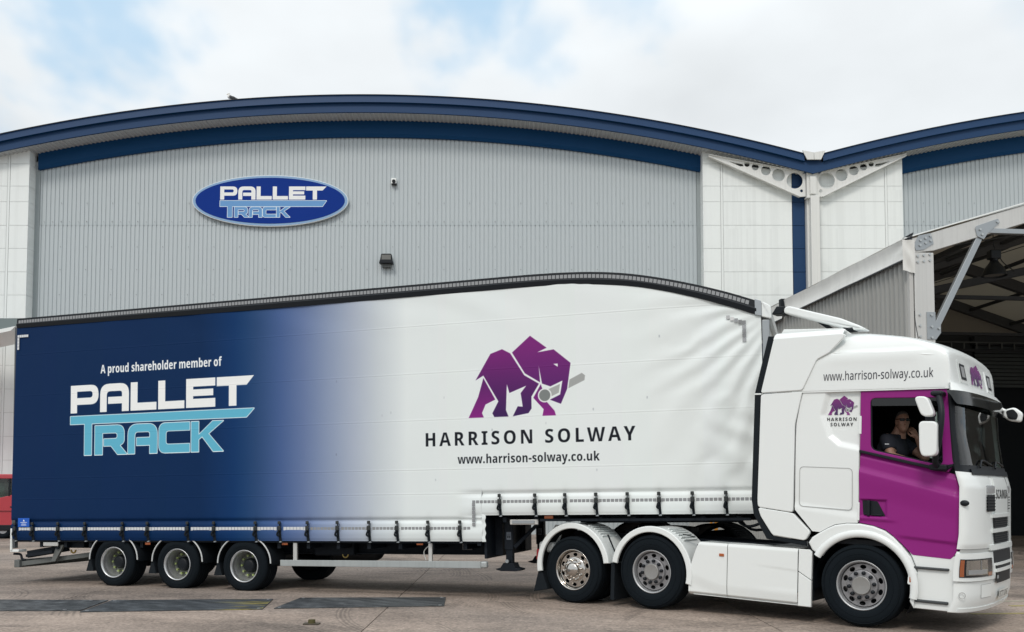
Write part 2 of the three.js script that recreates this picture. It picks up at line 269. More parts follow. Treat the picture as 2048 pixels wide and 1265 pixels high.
{
  const R = rng(5), px = [-32.1, -27.1, -22, -17, -11.9, -6.9, -1.78, 3.2, 8.3, 13.3, 18.4, 23.4, 28.4, 33.4, 38.4], pz = [5.6, .6, -4.4, -9.4, -14.37, -19.4, -24.4, -29.5, -34.5, -41.9];
  for (let a = 0; a < px.length - 1; a++) for (let b = 0; b < pz.length - 1; b++) {
    const x0 = px[a] + .007, x1 = px[a + 1] - .007, z0 = pz[b + 1] + .007, z1 = pz[b] - .007, g = box2(x0, x1, -.02, 0, z0, z1), p = g.attributes.position, uv = g.attributes.uv, ox = R() < .5 ? 0 : .02, oz = R() * .02;
    for (let i = 0; i < uv.count; i++) uv.setXY(i, (p.getX(i) + 12) / GW + ox, (-p.getZ(i) + .5) / GH + oz);
    part(groundObj, 'slab', g, yard);
  }
}
// painted lines by the shelter
for (const [x, z, turn, c, lab] of [[12.2, -14.2, .07, lin(.36, .31, .12), 'worn yellow painted line nearest the shelter, right of the lorry'], [12.0, -14.75, .07, lin(.4, .38, .3), 'pale worn painted line just beyond the yellow line by the lorry nose'], [11.2, -13.3, .07, lin(.34, .29, .12), 'worn yellow painted line nearest the camera at the lorry nose']]) {
  const l = new THREE.Mesh(box2(-5, 5, .001, .005, -.05, .05), M({ color: c, roughness: .8, map: blotch })); l.position.set(x, 0, z); l.rotation.y = turn; l.name = numbered('painted_line'); l.receiveShadow = true; scene.add(tag(l, lab, 'painted line', null, 'structure'));
}
// steel cover plates let into the concrete
const plateTex = dtex(512, 128, (u, v) => { const s = tileN(u + v * .2, v * .3, 40, 31, 4), y = sstep(.5, .66, tileN(u, v, 9, 12, 4)) * sstep(.3, .45, u) * .6; const f = .12 * (hash3(Math.floor(u * 512), Math.floor(v * 128), 2) - .5), k = .31 + .4 * (s - .4) + f; return [k * .85 + y * .5, k * .86 + .01 + y * .4, k * .88 + .012 - y * .02]; }, true);
const plateMat = M({ color: lin(.8, .82, .84), map: plateTex, roughness: .6, metalness: .25, bumpMap: rep(grainMap, 8, 3), bumpScale: .003 });
const plainTex = dtex(512, 128, (u, v) => { const s = tileN(u + v * .2, v * .3, 40, 17, 4), f = .12 * (hash3(Math.floor(u * 512), Math.floor(v * 128), 9) - .5), k = .27 + .4 * (s - .4) + f; return [k, k + .01, k + .014]; }, true), plainPlate = plateMat.clone(); plainPlate.map = plainTex;
for (const [pts, label] of [[[[-16, -14.9], [-6.12, -14.5], [-5.98, -13.25], [-15.6, -13.2]], 'long dark steel cover plate at the left edge of the yard'], [[[-6.06, -14.5], [-3.66, -14.66], [-3.5, -13.42], [-5.92, -13.12]], 'dark steel cover plate with worn yellow paint, middle of the three'], [[[-3.28, -14.83], [-1.03, -14.9], [-.98, -13.8], [-3.36, -13.5]], 'dark steel cover plate below the side guard, rightmost of the three']]) {
  const o = thing('cover_plate', label, 'cover plate', [pts[0][0], 0, pts[0][1]], 0, 'steel cover plates in the yard');
  const q = pts.map(([x, z]) => [x - pts[0][0], -(z - pts[0][1])]);
  const g = ext(q, .012, .014, .003).rotateX(-Math.PI / 2), uv = g.attributes.uv; for (let i = 0; i < uv.count; i++) uv.setXY(i, uv.getX(i) / 5, uv.getY(i) / 1.5);
  part(o, 'plate', g, label.includes('yellow') ? plateMat : plainPlate);
  const cx = q.reduce((a, p) => a + p[0], 0) / 4, cy = q.reduce((a, p) => a + p[1], 0) / 4;
  for (const [x, y] of q) part(o, 'lifting_hole', cylY(.025, .004, mix(x, cx, .05), .0165, -mix(y, cy, .1), 12), mat.silver);
}
{
  const o = thing('anchor_stud', 'small rusty bolt head on a base plate in the open concrete', 'anchor bolt', [-2.5, 0, -11.95]);
  part(o, 'base_plate', rb(.2, .015, .12, 0, .008, 0, .004), M({ color: lin(.06, .05, .035), roughness: .8 }));
  part(o, 'bolt_head', new THREE.CylinderGeometry(.045, .05, .045, 6).translate(0, .037, 0), M({ color: lin(.09, .08, .03), roughness: .7, metalness: .4 }));
}

// ------------------------------------------------------------------ warehouse
const roofY = (x) => { let d = (x + 5.8) % 34.8; if (d < -17.4) d += 34.8; if (d > 17.4) d -= 34.8; return 16.97 - .00796 * d * d; };
const house = thing('warehouse', 'grey ribbed warehouse with curved blue roof edges and white panel piers', 'warehouse', [0, 0, -37]);
{
  const Z = (d) => -(d - 37);                                         // distance from the camera plane to local z
  const XL = -58, XR = 64;
  const strip = (x0, x1, n, fa, fb) => grid(n, 1, (u, v) => { const x = mix(x0, x1, u); return v ? fb(x) : fa(x); });
  // roof sheet and its two-stepped blue edge, bay by bay
  const bays = [[-57.9, -23.2], [-23.2, 11.61], [11.61, 46.4]];
  for (const [a, b] of bays) {
    part(house, 'roof', grid(60, 1, (u, v) => { const x = mix(a, b, u); return [x, roofY(x), v ? -60 : Z(35.86)]; }), M({ color: lin(.2, .21, .22), roughness: .6 }));
    const A = a + .36, B = b - .36;
    part(house, 'fascia_upper', merge([strip(A, B, 60, (x) => [x, roofY(x) - .3, Z(35.88)], (x) => [x, roofY(x) + .015, Z(35.93)]), strip(A, B, 60, (x) => [x, roofY(x) + .015, Z(35.93)], (x) => [x, roofY(x) + .015, Z(36.3)])]), mat.blue);
    part(house, 'fascia_drip', strip(A, B, 60, (x) => [x, roofY(x) - .3, Z(35.88)], (x) => [x, roofY(x) - .3, Z(36.0)]), mat.blueDeep);
    part(house, 'fascia_lower', merge([strip(a, b, 60, (x) => [x, roofY(x) - .66, Z(35.98)], (x) => [x, roofY(x) - .3, Z(36.0)]), strip(a, b, 60, (x) => [x, roofY(x) - .66, Z(35.98)], (x) => [x, roofY(x) - .66, Z(36.06)])]), mat.blue);
    // ribbed soffit
    const pos = []; const pitch = .168, n = Math.floor((b - a) / pitch), prof = [[0, 0], [.3, 0], [.42, .035], [.86, .035]];
    const pts = []; for (let i = 0; i < n; i++) for (const [f, h] of prof) { const x = a + (i + f) * pitch; pts.push([x, roofY(x) - .665 + h]); }
    part(house, 'soffit', toCreasedNormals(grid(pts.length - 1, 1, (u, v) => { const p = pts[Math.round(u * (pts.length - 1))]; return [p[0], p[1], v ? Z(37.1) : Z(36.05)]; }), .3), mat.soffit);
  }
  part(house, 'valley_cap', merge([ext([[11.16, 14.76], [11.6, 14.68], [11.6, 14.4], [11.34, 14.4]], .05, Z(35.84), .005), ext([[11.61, 14.68], [12.05, 14.76], [11.87, 14.4], [11.61, 14.4]], .05, Z(35.84), .005)]), mat.whiteSteel);
  part(house, 'valley_flashing', box2(11.28, 11.94, 13.98, 14.44, Z(36.4), Z(36.03)), mat.blue);
  // ribbed cladding in the bays between the piers
  const cladding = (x0, x1, y0, yt, front, name) => {
    const pitch = .168, prof = [[0, 0], [.6, 0], [.66, -.028], [.84, -.028], [.9, 0]], xs = []; for (let i = 0; x0 + i * pitch < x1; i++) for (const [f, h] of prof) { const x = x0 + (i + f) * pitch; if (x < x1) xs.push([x, h]); }
    part(house, name, toCreasedNormals(grid(xs.length - 1, 4, (u, v) => { const p = xs[Math.round(u * (xs.length - 1))]; return [p[0], mix(y0, typeof yt === 'function' ? yt(p[0]) : yt, v), front + p[1]]; }, (u, v, p) => [p[0] / 6, p[1] / 6]), .3), mat.clad);
  };
  for (const [a, b] of [[-18.86, 7.46], [15.2, 44]]) {
    cladding(a, b, 12.12, (x) => roofY(x) - .9, Z(37), 'upper_cladding');
    cladding(a, b, 0, 12.17, Z(36.985), 'lower_cladding');
    part(house, 'lap_trim', box2(a, b, 12.163, 12.175, Z(37.03), Z(36.985)), M({ color: lin(.36, .41, .43), roughness: .6 }));
    const sc = []; for (let x = a + .05; x < b; x += .168 * 6) for (const y of [13.05, 12.32, 11.3, 10.4, 9.4, 8.5]) sc.push(cylZ(.015, .02, x, y, Z(36.975), 6)); for (let x = a + .05; x < b; x += .336) sc.push(cylZ(.012, .02, x, 12.3, Z(36.975), 6));
    tag(part(house, 'cladding_screws', sc, M({ color: lin(.26, .29, .3), roughness: .6 })), 'rows of small fixing screws', null, null, 'stuff');
    // deep blue head beam under the soffit
    const A = a + .16, B = b - .02, hb = (x) => roofY(x) - 1.29;
    part(house, 'head_beam', merge([strip(A, B, 70, (x) => [x, hb(x) + .12, Z(36.84)], (x) => [x, roofY(x) - .64, Z(36.84)]), strip(A, B, 70, (x) => [x, hb(x), Z(36.9)], (x) => [x, hb(x) + .12, Z(36.84)]), strip(A, B, 70, (x) => [x, hb(x), Z(37.05)], (x) => [x, hb(x), Z(36.9)]), grid(1, 1, (u, v) => [A, mix(hb(A), roofY(A) - .64, v), mix(Z(37.05), Z(36.84), u)]), grid(1, 1, (u, v) => [B, mix(hb(B), roofY(B) - .64, v), mix(Z(36.84), Z(37.05), u)])]), mat.blueDeep);
    part(house, 'corner_trim', box2(a, a + .2, 0, roofY(a) - 1.3, Z(37.02), Z(36.955)), M({ color: lin(.3, .34, .35), roughness: .5 })); part(house, 'corner_trim', box2(b - .16, b, 0, roofY(b) - 1.3, Z(37.02), Z(36.955)), M({ color: lin(.3, .34, .35), roughness: .5 }));
  }
  // piers of flat white panels, every panel its own piece
  const rows = [0]; { const js = [14.44, 13.56, 12.94, 12.01, 11.1, 10.18, 9.27, 8.36]; let y = 8.36; const low = []; while (y > .3) { y -= .915; if (y > .1) low.unshift(y); } rows.push(...low, ...js.slice().reverse()); }
  const pier = (cols, top) => {
    for (const [x0, x1, d] of cols) for (let i = 0; i < rows.length; i++) {
      const y0 = rows[i] + .005, y1 = (rows[i + 1] ?? 16) - .005, cap = (x) => Math.min(y1, Math.min(top(x), roofY(x) - .6)); if (cap(x0) - y0 < .05 && cap(x1) - y0 < .05) continue;
      const q = [[x0, y0], [x1, y0], [x1, Math.max(y0 + .02, cap(x1))], [x0, Math.max(y0 + .02, cap(x0))]], g = ext(q, d, Z(36.45), .004), uv = g.attributes.uv;
      for (let k = 0; k < uv.count; k++) uv.setXY(k, uv.getX(k) / 4 + x0 * .37, uv.getY(k) / 4 + i * .31);
      part(house, 'panel', g, mat.panel);
    }
    const a = cols[0][0] + .03, b = cols[cols.length - 1][1] - .03; part(house, 'pier_core', box2(a, b, 0, 13.4, Z(36.98), Z(36.475)), mat.gap);
    for (const [x] of cols.slice(1)) part(house, 'cover_strip', box2(x - .095, x - .015, 0, Math.min(top(x), roofY(x) - .62), Z(36.5), Z(36.444)), mat.panel);
  };
  const top = (x) => 20;
  pier([[-26.7, -19.68, .06], [-19.57, -18.84, .55]], top);
  pier([[7.44, 8.12, .55], [8.23, 10.9, .06]], top);
  pier([[11.9, 14.52, .06], [14.63, 15.23, .55]], top);
  for (let i = 0; i < rows.length; i++) { const y0 = rows[i] + .006, y1 = Math.min((rows[i + 1] ?? 14.2) - .006, 14.2); if (y1 > y0) part(house, 'blue_panel', rb2(10.93, 11.42, y0, y1, Z(36.9), Z(36.5), .01), mat.blue); }
  part(house, 'post', merge([rb2(11.5, 11.84, 0, 13.05, Z(36.3), Z(36.0), .02), rb2(11.43, 11.5, 0, 13.0, Z(36.6), Z(36.25), .01)]), mat.whiteSteel);
  part(house, 'downpipe', cylY(.045, 13, 11.9, 6.5, Z(36.35), 12), M({ color: lin(.05, .05, .055), roughness: .5 }));
  // cantilever brackets with lightening holes
  const hl = [[9.12, 14.35, .106], [9.44, 14.24, .137], [9.85, 14.1, .187], [10.34, 13.92, .249], [10.96, 13.7, .312], [11.22, 13.3, .056]], hr = [[11.96, 13.29, .062], [12.2, 13.7, .312], [12.78, 13.92, .237], [13.26, 14.1, .187], [13.64, 14.24, .137], [13.94, 14.35, .1]];
  const bracket = (out, holes, tri, dx) => {
    part(house, 'bracket', ext(out, .05, Z(36.22), .006, [...holes.map((h) => circ(h[0], h[1], h[2])), tri]), mat.whiteSteel);
    part(house, 'bracket_flange', merge([bar([out[0][0], out[0][1] - .02, Z(36.24)], [out[1][0], out[1][1], Z(36.24)], .16, .03), bar([out[out.length - 1][0], out[out.length - 1][1], Z(36.24)], [out[out.length - 2][0], out[out.length - 2][1], Z(36.24)], .16, .03)]), mat.whiteSteel);
  };
  bracket([[7.62, 14.74], [11.38, 14.0], [11.38, 13.08], [11.15, 13.06], [7.62, 14.66]], hl, [[8.38, 14.47], [8.96, 14.36], [9.0, 14.26], [8.86, 14.25]], 0);
  bracket([[15.3, 14.76], [11.82, 14.0], [11.82, 13.08], [12.02, 13.06], [15.3, 14.68]], hr, [[14.68, 14.47], [14.12, 14.36], [14.08, 14.26], [14.22, 14.25]], 0);
  part(house, 'bracket_box', merge([rb2(11.4, 11.8, 13.02, 14.0, Z(36.3), Z(36.12), .01), rb2(11.5, 11.72, 13.12, 13.8, Z(36.12), Z(36.02), .01), box2(11.36, 11.86, 12.98, 13.03, Z(36.34), Z(36.05))]), mat.whiteSteel);
  part(house, 'side_wall', merge([box2(-58, -57.8, 0, 14.5, -60, Z(37)), box2(46.2, 46.4, 0, 14.5, -60, Z(37)), box2(-57.8, 46.2, 0, 14, -60.2, -60)]), mat.clad);
}
{ // grey canopy wing left of the trailer
  const o = thing('canopy_wing', 'grey tapered canopy edge at the far left above the lorry', 'canopy', [-18, 7.5, -33]);
  part(o, 'edge_beam', ext([[-7, .35], [.72, .22], [.72, -.03], [-7, -1.6]], 2, 0, .01), M({ color: lin(.17, .215, .22), roughness: .55 }));
  part(o, 'soffit_panel', ext([[-7, -1.62], [.62, -.05], [.45, -.22], [-7, -1.8]], 1.9, .02, .005), mat.paint);
  part(o, 'support', box2(-6.2, -5.9, -7.5, -1.3, -2, -1.7), mat.whiteSteel);
}
{ // oval sign
  const o = thing('oval_sign', 'oval blue sign with white and pale blue lettering high on the grey wall', 'sign', [-9.52, 13.1, -36.94]);
  const el = (a, b, n = 72) => { const p = []; for (let i = 0; i < n; i++) p.push([a * Math.cos(i / n * 6.28318), b * Math.sin(i / n * 6.28318)]); return p; };
  part(o, 'rim', ext(el(3.08, 1.03), .1, .1, .012), M({ color: lin(.66, .72, .75), roughness: .4 }));
  part(o, 'band', ext(el(3.04, .995), .01, .109, 0), M({ color: lin(.24, .40, .62), roughness: .4 }));
  const print = ctex(canvas(1536, 512, (c, w, h) => { c.fillStyle = '#0f3488'; c.fillRect(0, 0, w, h); const S = w / 6; railLogo(c, 1.03 * S, h / 2 + .66 * S, 4.17 * S, '#6f9ed0', .009, true); }));
  const f = ext(el(2.94, .915), .01, .119, 0), uv = f.attributes.uv; for (let i = 0; i < uv.count; i++) uv.setXY(i, uv.getX(i) / 6 + .5, uv.getY(i) / 2 + .5);
  part(o, 'face', f, P({ map: print, roughness: .6, specularIntensity: .2 }), 'blue printed face of the sign');
}
{ const o = thing('security_camera', 'small white square security camera on the grey wall', 'camera', [-4.67, 13.9, -36.98]);
  part(o, 'housing', rb(.22, .24, .12, 0, 0, .06, .02), mat.paint); part(o, 'lens', cylZ(.07, .05, .01, -.02, .14, 20), mat.black); part(o, 'shade', box(.2, .04, .14, .02, -.12, .07), mat.black); }
{ const o = thing('floodlight', 'dark wall floodlight below the security camera', 'floodlight', [-4.92, 10.7, -36.98]);
  part(o, 'housing', ext(roundPoly([[-.26, -.12], [.26, -.12], [.2, .26], [-.2, .26]], .05), .2, .3, .02), mat.black);
  part(o, 'glass', new THREE.PlaneGeometry(.36, .22).translate(0, .1, .305), M({ color: lin(.16, .16, .15), roughness: .2 }));
  part(o, 'chin', ext(roundPoly([[-.28, -.13], [.28, -.13], [.24, .02], [-.24, .02]], .03), .28, .34, .02), mat.black);
  part(o, 'bracket', rb2(-.16, .16, -.26, -.12, 0, .22, .01), M({ color: lin(.1, .11, .11), roughness: .6 })); }
{ // gull on the roof edge
  const f = (x, y, z) => { const p = [x, y, z]; let d = capsule(p, [.02, .14, 0], [-.16, .08, 0], .075, .05); d = smin(d, capsule(p, [-.16, .08, 0], [-.34, .03, 0], .045, .012), .04); d = smin(d, capsule(p, [.03, .16, 0], [.05, .25, 0], .045, .036), .03); d = smin(d, capsule(p, [.05, .26, 0], [.07, .265, 0], .045, .035), .02); d = smin(d, capsule(p, [.09, .26, 0], [.15, .245, 0], .014, .006), .012); for (const s of [-.035, .035]) d = Math.min(d, capsule(p, [-.04, .08, s], [-.03, 0, s], .011, .009)); return d; };
  const g = skin(f, [-.4, -.03, -.12], [.2, .34, .12], .012), c = []; const p = g.attributes.position;
  for (let i = 0; i < p.count; i++) { const x = p.getX(i), y = p.getY(i); if (x > .1 && y > .22) c.push(.5, .3, .04); else if (x < -.02 && y > .03) c.push(.05, .055, .06); else c.push(.7, .7, .68); }
  g.setAttribute('color', new THREE.Float32BufferAttribute(c, 3));
  const o = new THREE.Mesh(g, M({ vertexColors: true, roughness: .8 })); o.name = 'gull'; o.position.set(-10.92, roofY(-10.92) + .02, -36); o.rotation.y = Math.PI * .9; o.scale.setScalar(1.0); scene.add(tag(o, 'small gull standing on the blue roof edge', 'gull'));
}

// ------------------------------------------------------------------ open fabric shelter on the right
const shelter = thing('fabric_shelter', 'large open-fronted fabric shelter on aluminium frames right of the lorry', 'shelter', [8.142, 0, -19], 6.1 * D2R);
{
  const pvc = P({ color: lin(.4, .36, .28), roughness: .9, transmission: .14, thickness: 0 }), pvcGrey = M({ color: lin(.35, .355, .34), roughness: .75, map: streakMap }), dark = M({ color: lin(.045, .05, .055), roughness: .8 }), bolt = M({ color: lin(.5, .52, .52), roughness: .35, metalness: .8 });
  const span = 17, half = span / 2, apex = 6.62 + half * .315, eave = 6.62, bay = [0, -6.3, -12.0, -15.5];
  const rafterY = (x) => 6.56 + (x < half ? x : span - x) * .315;
  const boltHeads = (list) => { for (const [x, y, z] of list) part(shelter, 'bolt', cylZ(.026, .03, x, y, z, 6), bolt); };
  bay.forEach((z, i) => {
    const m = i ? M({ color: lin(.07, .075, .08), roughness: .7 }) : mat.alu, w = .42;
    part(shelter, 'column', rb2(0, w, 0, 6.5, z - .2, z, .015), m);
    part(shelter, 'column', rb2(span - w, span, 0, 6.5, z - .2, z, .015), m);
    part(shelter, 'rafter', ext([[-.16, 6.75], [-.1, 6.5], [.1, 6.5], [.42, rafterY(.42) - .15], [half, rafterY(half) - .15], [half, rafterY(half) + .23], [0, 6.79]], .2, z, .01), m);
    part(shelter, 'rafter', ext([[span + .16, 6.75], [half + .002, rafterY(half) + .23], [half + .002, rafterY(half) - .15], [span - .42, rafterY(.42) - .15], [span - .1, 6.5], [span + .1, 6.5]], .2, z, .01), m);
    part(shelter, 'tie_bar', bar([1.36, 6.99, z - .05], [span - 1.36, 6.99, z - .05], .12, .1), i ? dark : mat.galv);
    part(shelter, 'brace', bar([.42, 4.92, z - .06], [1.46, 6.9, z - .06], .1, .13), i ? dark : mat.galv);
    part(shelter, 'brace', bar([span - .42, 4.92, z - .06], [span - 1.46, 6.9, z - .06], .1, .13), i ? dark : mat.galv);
    if (i === 0) {
      part(shelter, 'eave_plate', ext(roundPoly([[.0, 6.66], [.09, 6.84], [.36, 6.9], [.42, 6.68], [.2, 6.55], [.03, 6.53]], .02), .015, z + .016, .003), mat.galv);
      part(shelter, 'foot_plate', ext([[.235, 4.72], [.42, 4.72], [.53, 4.86], [.53, 5.02], [.42, 5.05], [.42, 5.28], [.235, 5.28]], .015, z + .016, .003), mat.galv);
      part(shelter, 'knee_plate', ext(roundPoly([[1.32, 7.02], [1.36, 6.86], [1.5, 6.8], [1.58, 6.92], [1.86, 7.16], [1.82, 7.24], [1.34, 7.07]], .02), .02, z + .02, .003), mat.galv);
      boltHeads([[.12, 6.64], [.24, 6.69], [.35, 6.74], [.13, 6.74], [.24, 6.79], [.34, 6.84]].map(([x, y]) => [x, y, z + .025]));
      boltHeads([[.07, 6.42], [.2, 6.44], [.33, 6.46], [.07, 6.3], [.2, 6.32], [.33, 6.34], [.09, 5.22], [.09, 5.0], [.09, 4.78]].map(([x, y]) => [x, y, z + .01]));
      boltHeads([[.33, 5.22], [.33, 4.98], [.33, 4.76], [.48, 4.95], [1.46, 6.9], [1.42, 7.0], [1.8, 7.17]].map(([x, y]) => [x, y, z + .03]));
    }
  });
  // roof membrane, purlins and cables
  const mem = (a, b, ya, yb, m) => grid(14, 12, (u, v) => [mix(a, b, u), mix(ya, yb, u) - .05 * Math.sin(u * Math.PI), mix(.02, -15.8, v)]);
  part(shelter, 'roof_membrane', mem(-.2, half, 6.78, rafterY(half) + .24), pvc); part(shelter, 'roof_membrane', mem(half, span + .2, rafterY(half) + .24, 6.78), pvc);
  part(shelter, 'roof_edge', merge([bar([-.22, 6.77, .0], [half, rafterY(half) + .235, .0], .06, .025), bar([half, rafterY(half) + .235, 0], [span + .2, 6.77, 0], .06, .025)]), mat.paint);
  part(shelter, 'corner_gusset', ext([[-.2, 6.8], [-.02, 6.9], [-.06, 6.72]], .12, .03, .005), mat.black);
  for (const x of [1.3, 2.9, 4.5, 6.1, 7.7, 9.3, 10.9, 12.5, 14.1, 15.7]) part(shelter, 'purlin', box2(x - .05, x + .05, rafterY(x) - .02, rafterY(x) + .08, -15.5, -.2), dark);
  for (let i = 0; i < 3; i++) { part(shelter, 'brace_cable', tube([[.4, 6.6, bay[i] - .1], [4.5, 7.85, (bay[i] + bay[i + 1]) / 2], [8.4, 9.0, bay[i + 1]]], .012, 6, 4), dark); part(shelter, 'brace_cable', tube([[8.4, 9.0, bay[i] - .1], [4.5, 7.85, (bay[i] + bay[i + 1]) / 2], [.4, 6.6, bay[i + 1]]], .012, 6, 4), dark); part(shelter, 'cross_beam', bar([.4, 6.3, bay[i + 1] + .3], [7, 7.7, bay[i + 1] + 1.1], .16, .2), dark); }
  // eave valance on the left and the ribbed side wall under it
  part(shelter, 'eave_valance', merge([grid(48, 6, (u, v) => { const z = mix(-.02, -6.26, u); return [-.2 + .035 * Math.sin(v * 3.14) + .05 * (1 - sstep(0, .12, u)) * Math.sin(v * 9 + u * 30) * .5, mix(6.36, 6.78, v) - .01 * Math.sin(u * 11), z]; }), grid(48, 6, (u, v) => [-.22 + .03 * Math.sin(v * 3.14), mix(6.3, 6.76, v) - .012 * Math.sin(u * 13), mix(-6.36, -15.6, u)])]), M({ color: lin(.8, .81, .78), roughness: .7, map: streakMap }));
  part(shelter, 'valance_hem', merge([bar([-.2, 6.345, -.02], [-.2, 6.345, -6.26], .02, .03), bar([-.22, 6.29, -6.36], [-.22, 6.29, -15.6], .02, .03)]), dark);
  part(shelter, 'end_flap', grid(10, 14, (u, v) => [mix(-.26, 0, u), mix(6.12, 6.74, v) - .06 * (1 - v) * u, .03 + .03 * Math.sin(u * 7 + v * 9) * (1 - Math.abs(2 * u - 1))]), M({ color: lin(.7, .7, .67), roughness: .65 }));
  part(shelter, 'valance_cap', box2(-.27, -.14, 6.62, 6.82, -6.42, -6.26), mat.black);
  const wall = (x, z0, z1, out) => { const pitch = .19, n = Math.floor(Math.abs(z1 - z0) / pitch), pts = []; for (let i = 0; i < n; i++) for (const [f, h] of [[0, 0], [.3, 0], [.5, .05], [.8, .05]]) pts.push([x + out * h, z0 - (i + f) * pitch]); return grid(pts.length - 1, 1, (u, v) => { const p = pts[Math.round(u * (pts.length - 1))]; return [p[0], v ? 6.6 : 0, p[1]]; }, (u, v, p) => [p[2] / 4, p[1] / 4]); };
  part(shelter, 'side_wall', toCreasedNormals(wall(-.08, -.05, -15.6, -1), .3), pvcGrey);
  part(shelter, 'side_wall', toCreasedNormals(wall(span + .08, -.05, -15.6, 1), .3), pvcGrey);
  part(shelter, 'wall_edge', box2(-.1, -.02, 0, 6.5, -.12, -.02), M({ color: lin(.5, .5, .48), roughness: .7 }));
  // back of the shelter against the dock
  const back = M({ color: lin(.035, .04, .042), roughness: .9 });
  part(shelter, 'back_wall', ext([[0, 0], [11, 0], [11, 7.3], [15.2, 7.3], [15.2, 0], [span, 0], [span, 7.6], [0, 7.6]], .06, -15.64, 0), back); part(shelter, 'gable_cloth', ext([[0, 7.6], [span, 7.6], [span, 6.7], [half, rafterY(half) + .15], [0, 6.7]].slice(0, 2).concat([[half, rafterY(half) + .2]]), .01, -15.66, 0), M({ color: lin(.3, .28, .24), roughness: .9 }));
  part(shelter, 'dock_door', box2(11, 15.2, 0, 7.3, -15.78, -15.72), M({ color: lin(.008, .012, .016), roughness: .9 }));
  const slat = new RoundedBoxGeometry(4.1, .13, .05, 1, .02), slatM = M({ color: lin(.1, .115, .12), roughness: .5, metalness: .3 }); for (let y = 7.1; y > 5.55; y -= .145) { const s = part(shelter, 'shutter_slat', slat, slatM); s.position.set(13.1, y, -15.56); s.rotation.x = -.35; }
  part(shelter, 'shutter_box', rb2(10.9, 15.3, 7.16, 7.5, -15.63, -15.3, .03), M({ color: lin(.03, .035, .04), roughness: .7 }));
  const rail = []; for (let x = 9.4; x < 15.4; x += .5) rail.push(box2(x, x + .05, 7.0, 7.24, -15.24, -15.2)); rail.push(box2(9, 15.5, 7.22, 7.26, -15.24, -15.2)); part(shelter, 'hanging_rail', rail, M({ color: lin(.12, .13, .13), roughness: .6 }));
  part(shelter, 'door_post', rb2(13.6, 13.8, 0, 5.5, -15.6, -15.4, .02), M({ color: lin(.09, .1, .1), roughness: .7 }));
}
{ // high bay lamp hanging in the shelter
  const o = thing('bay_lamp', 'dark bell-shaped lamp hanging inside the fabric shelter', 'lamp', [11.4, 6.75, -22.2]);
  const prof = [[.02, .36], [.09, .35], [.12, .3], [.2, .2], [.25, .1], [.27, .02], [.285, 0], [.27, -.01], [.24, .09], [.1, .28]].map((p) => new THREE.Vector2(p[0], p[1]));
  const m = M({ color: lin(.02, .025, .03), roughness: .4, metalness: .4 });
  part(o, 'shade', new THREE.LatheGeometry(prof, 32), m); part(o, 'gear_case', rb(.26, .22, .22, 0, .5, 0, .03), m); part(o, 'neck', cylY(.09, .1, 0, .38, 0), m); part(o, 'hook', tube([[0, .6, 0], [.03, .66, 0], [0, .72, 0], [0, 1.2, 0]], .012), m);
  part(o, 'lamp_glass', cylY(.23, .01, 0, .03, 0, 28), M({ color: lin(.2, .2, .19), roughness: .2 })); part(o, 'cable', tube([[.1, .55, 0], [.35, .42, -.3], [.9, .3, -.8]], .012), m);
}
{ const o = thing('crash_post', 'orange steel post with slanted brace beside the shelter wall, seen under the trailer', 'post', [5.85, 0, -27.3]);
  const m = M({ color: lin(.5, .21, .02), roughness: .5 }); part(o, 'upright', rb(.09, 1.02, .09, 0, .51, 0, .01), m); part(o, 'brace', bar([-.25, .55, 0], [-.03, .98, 0], .06, .06), m); }

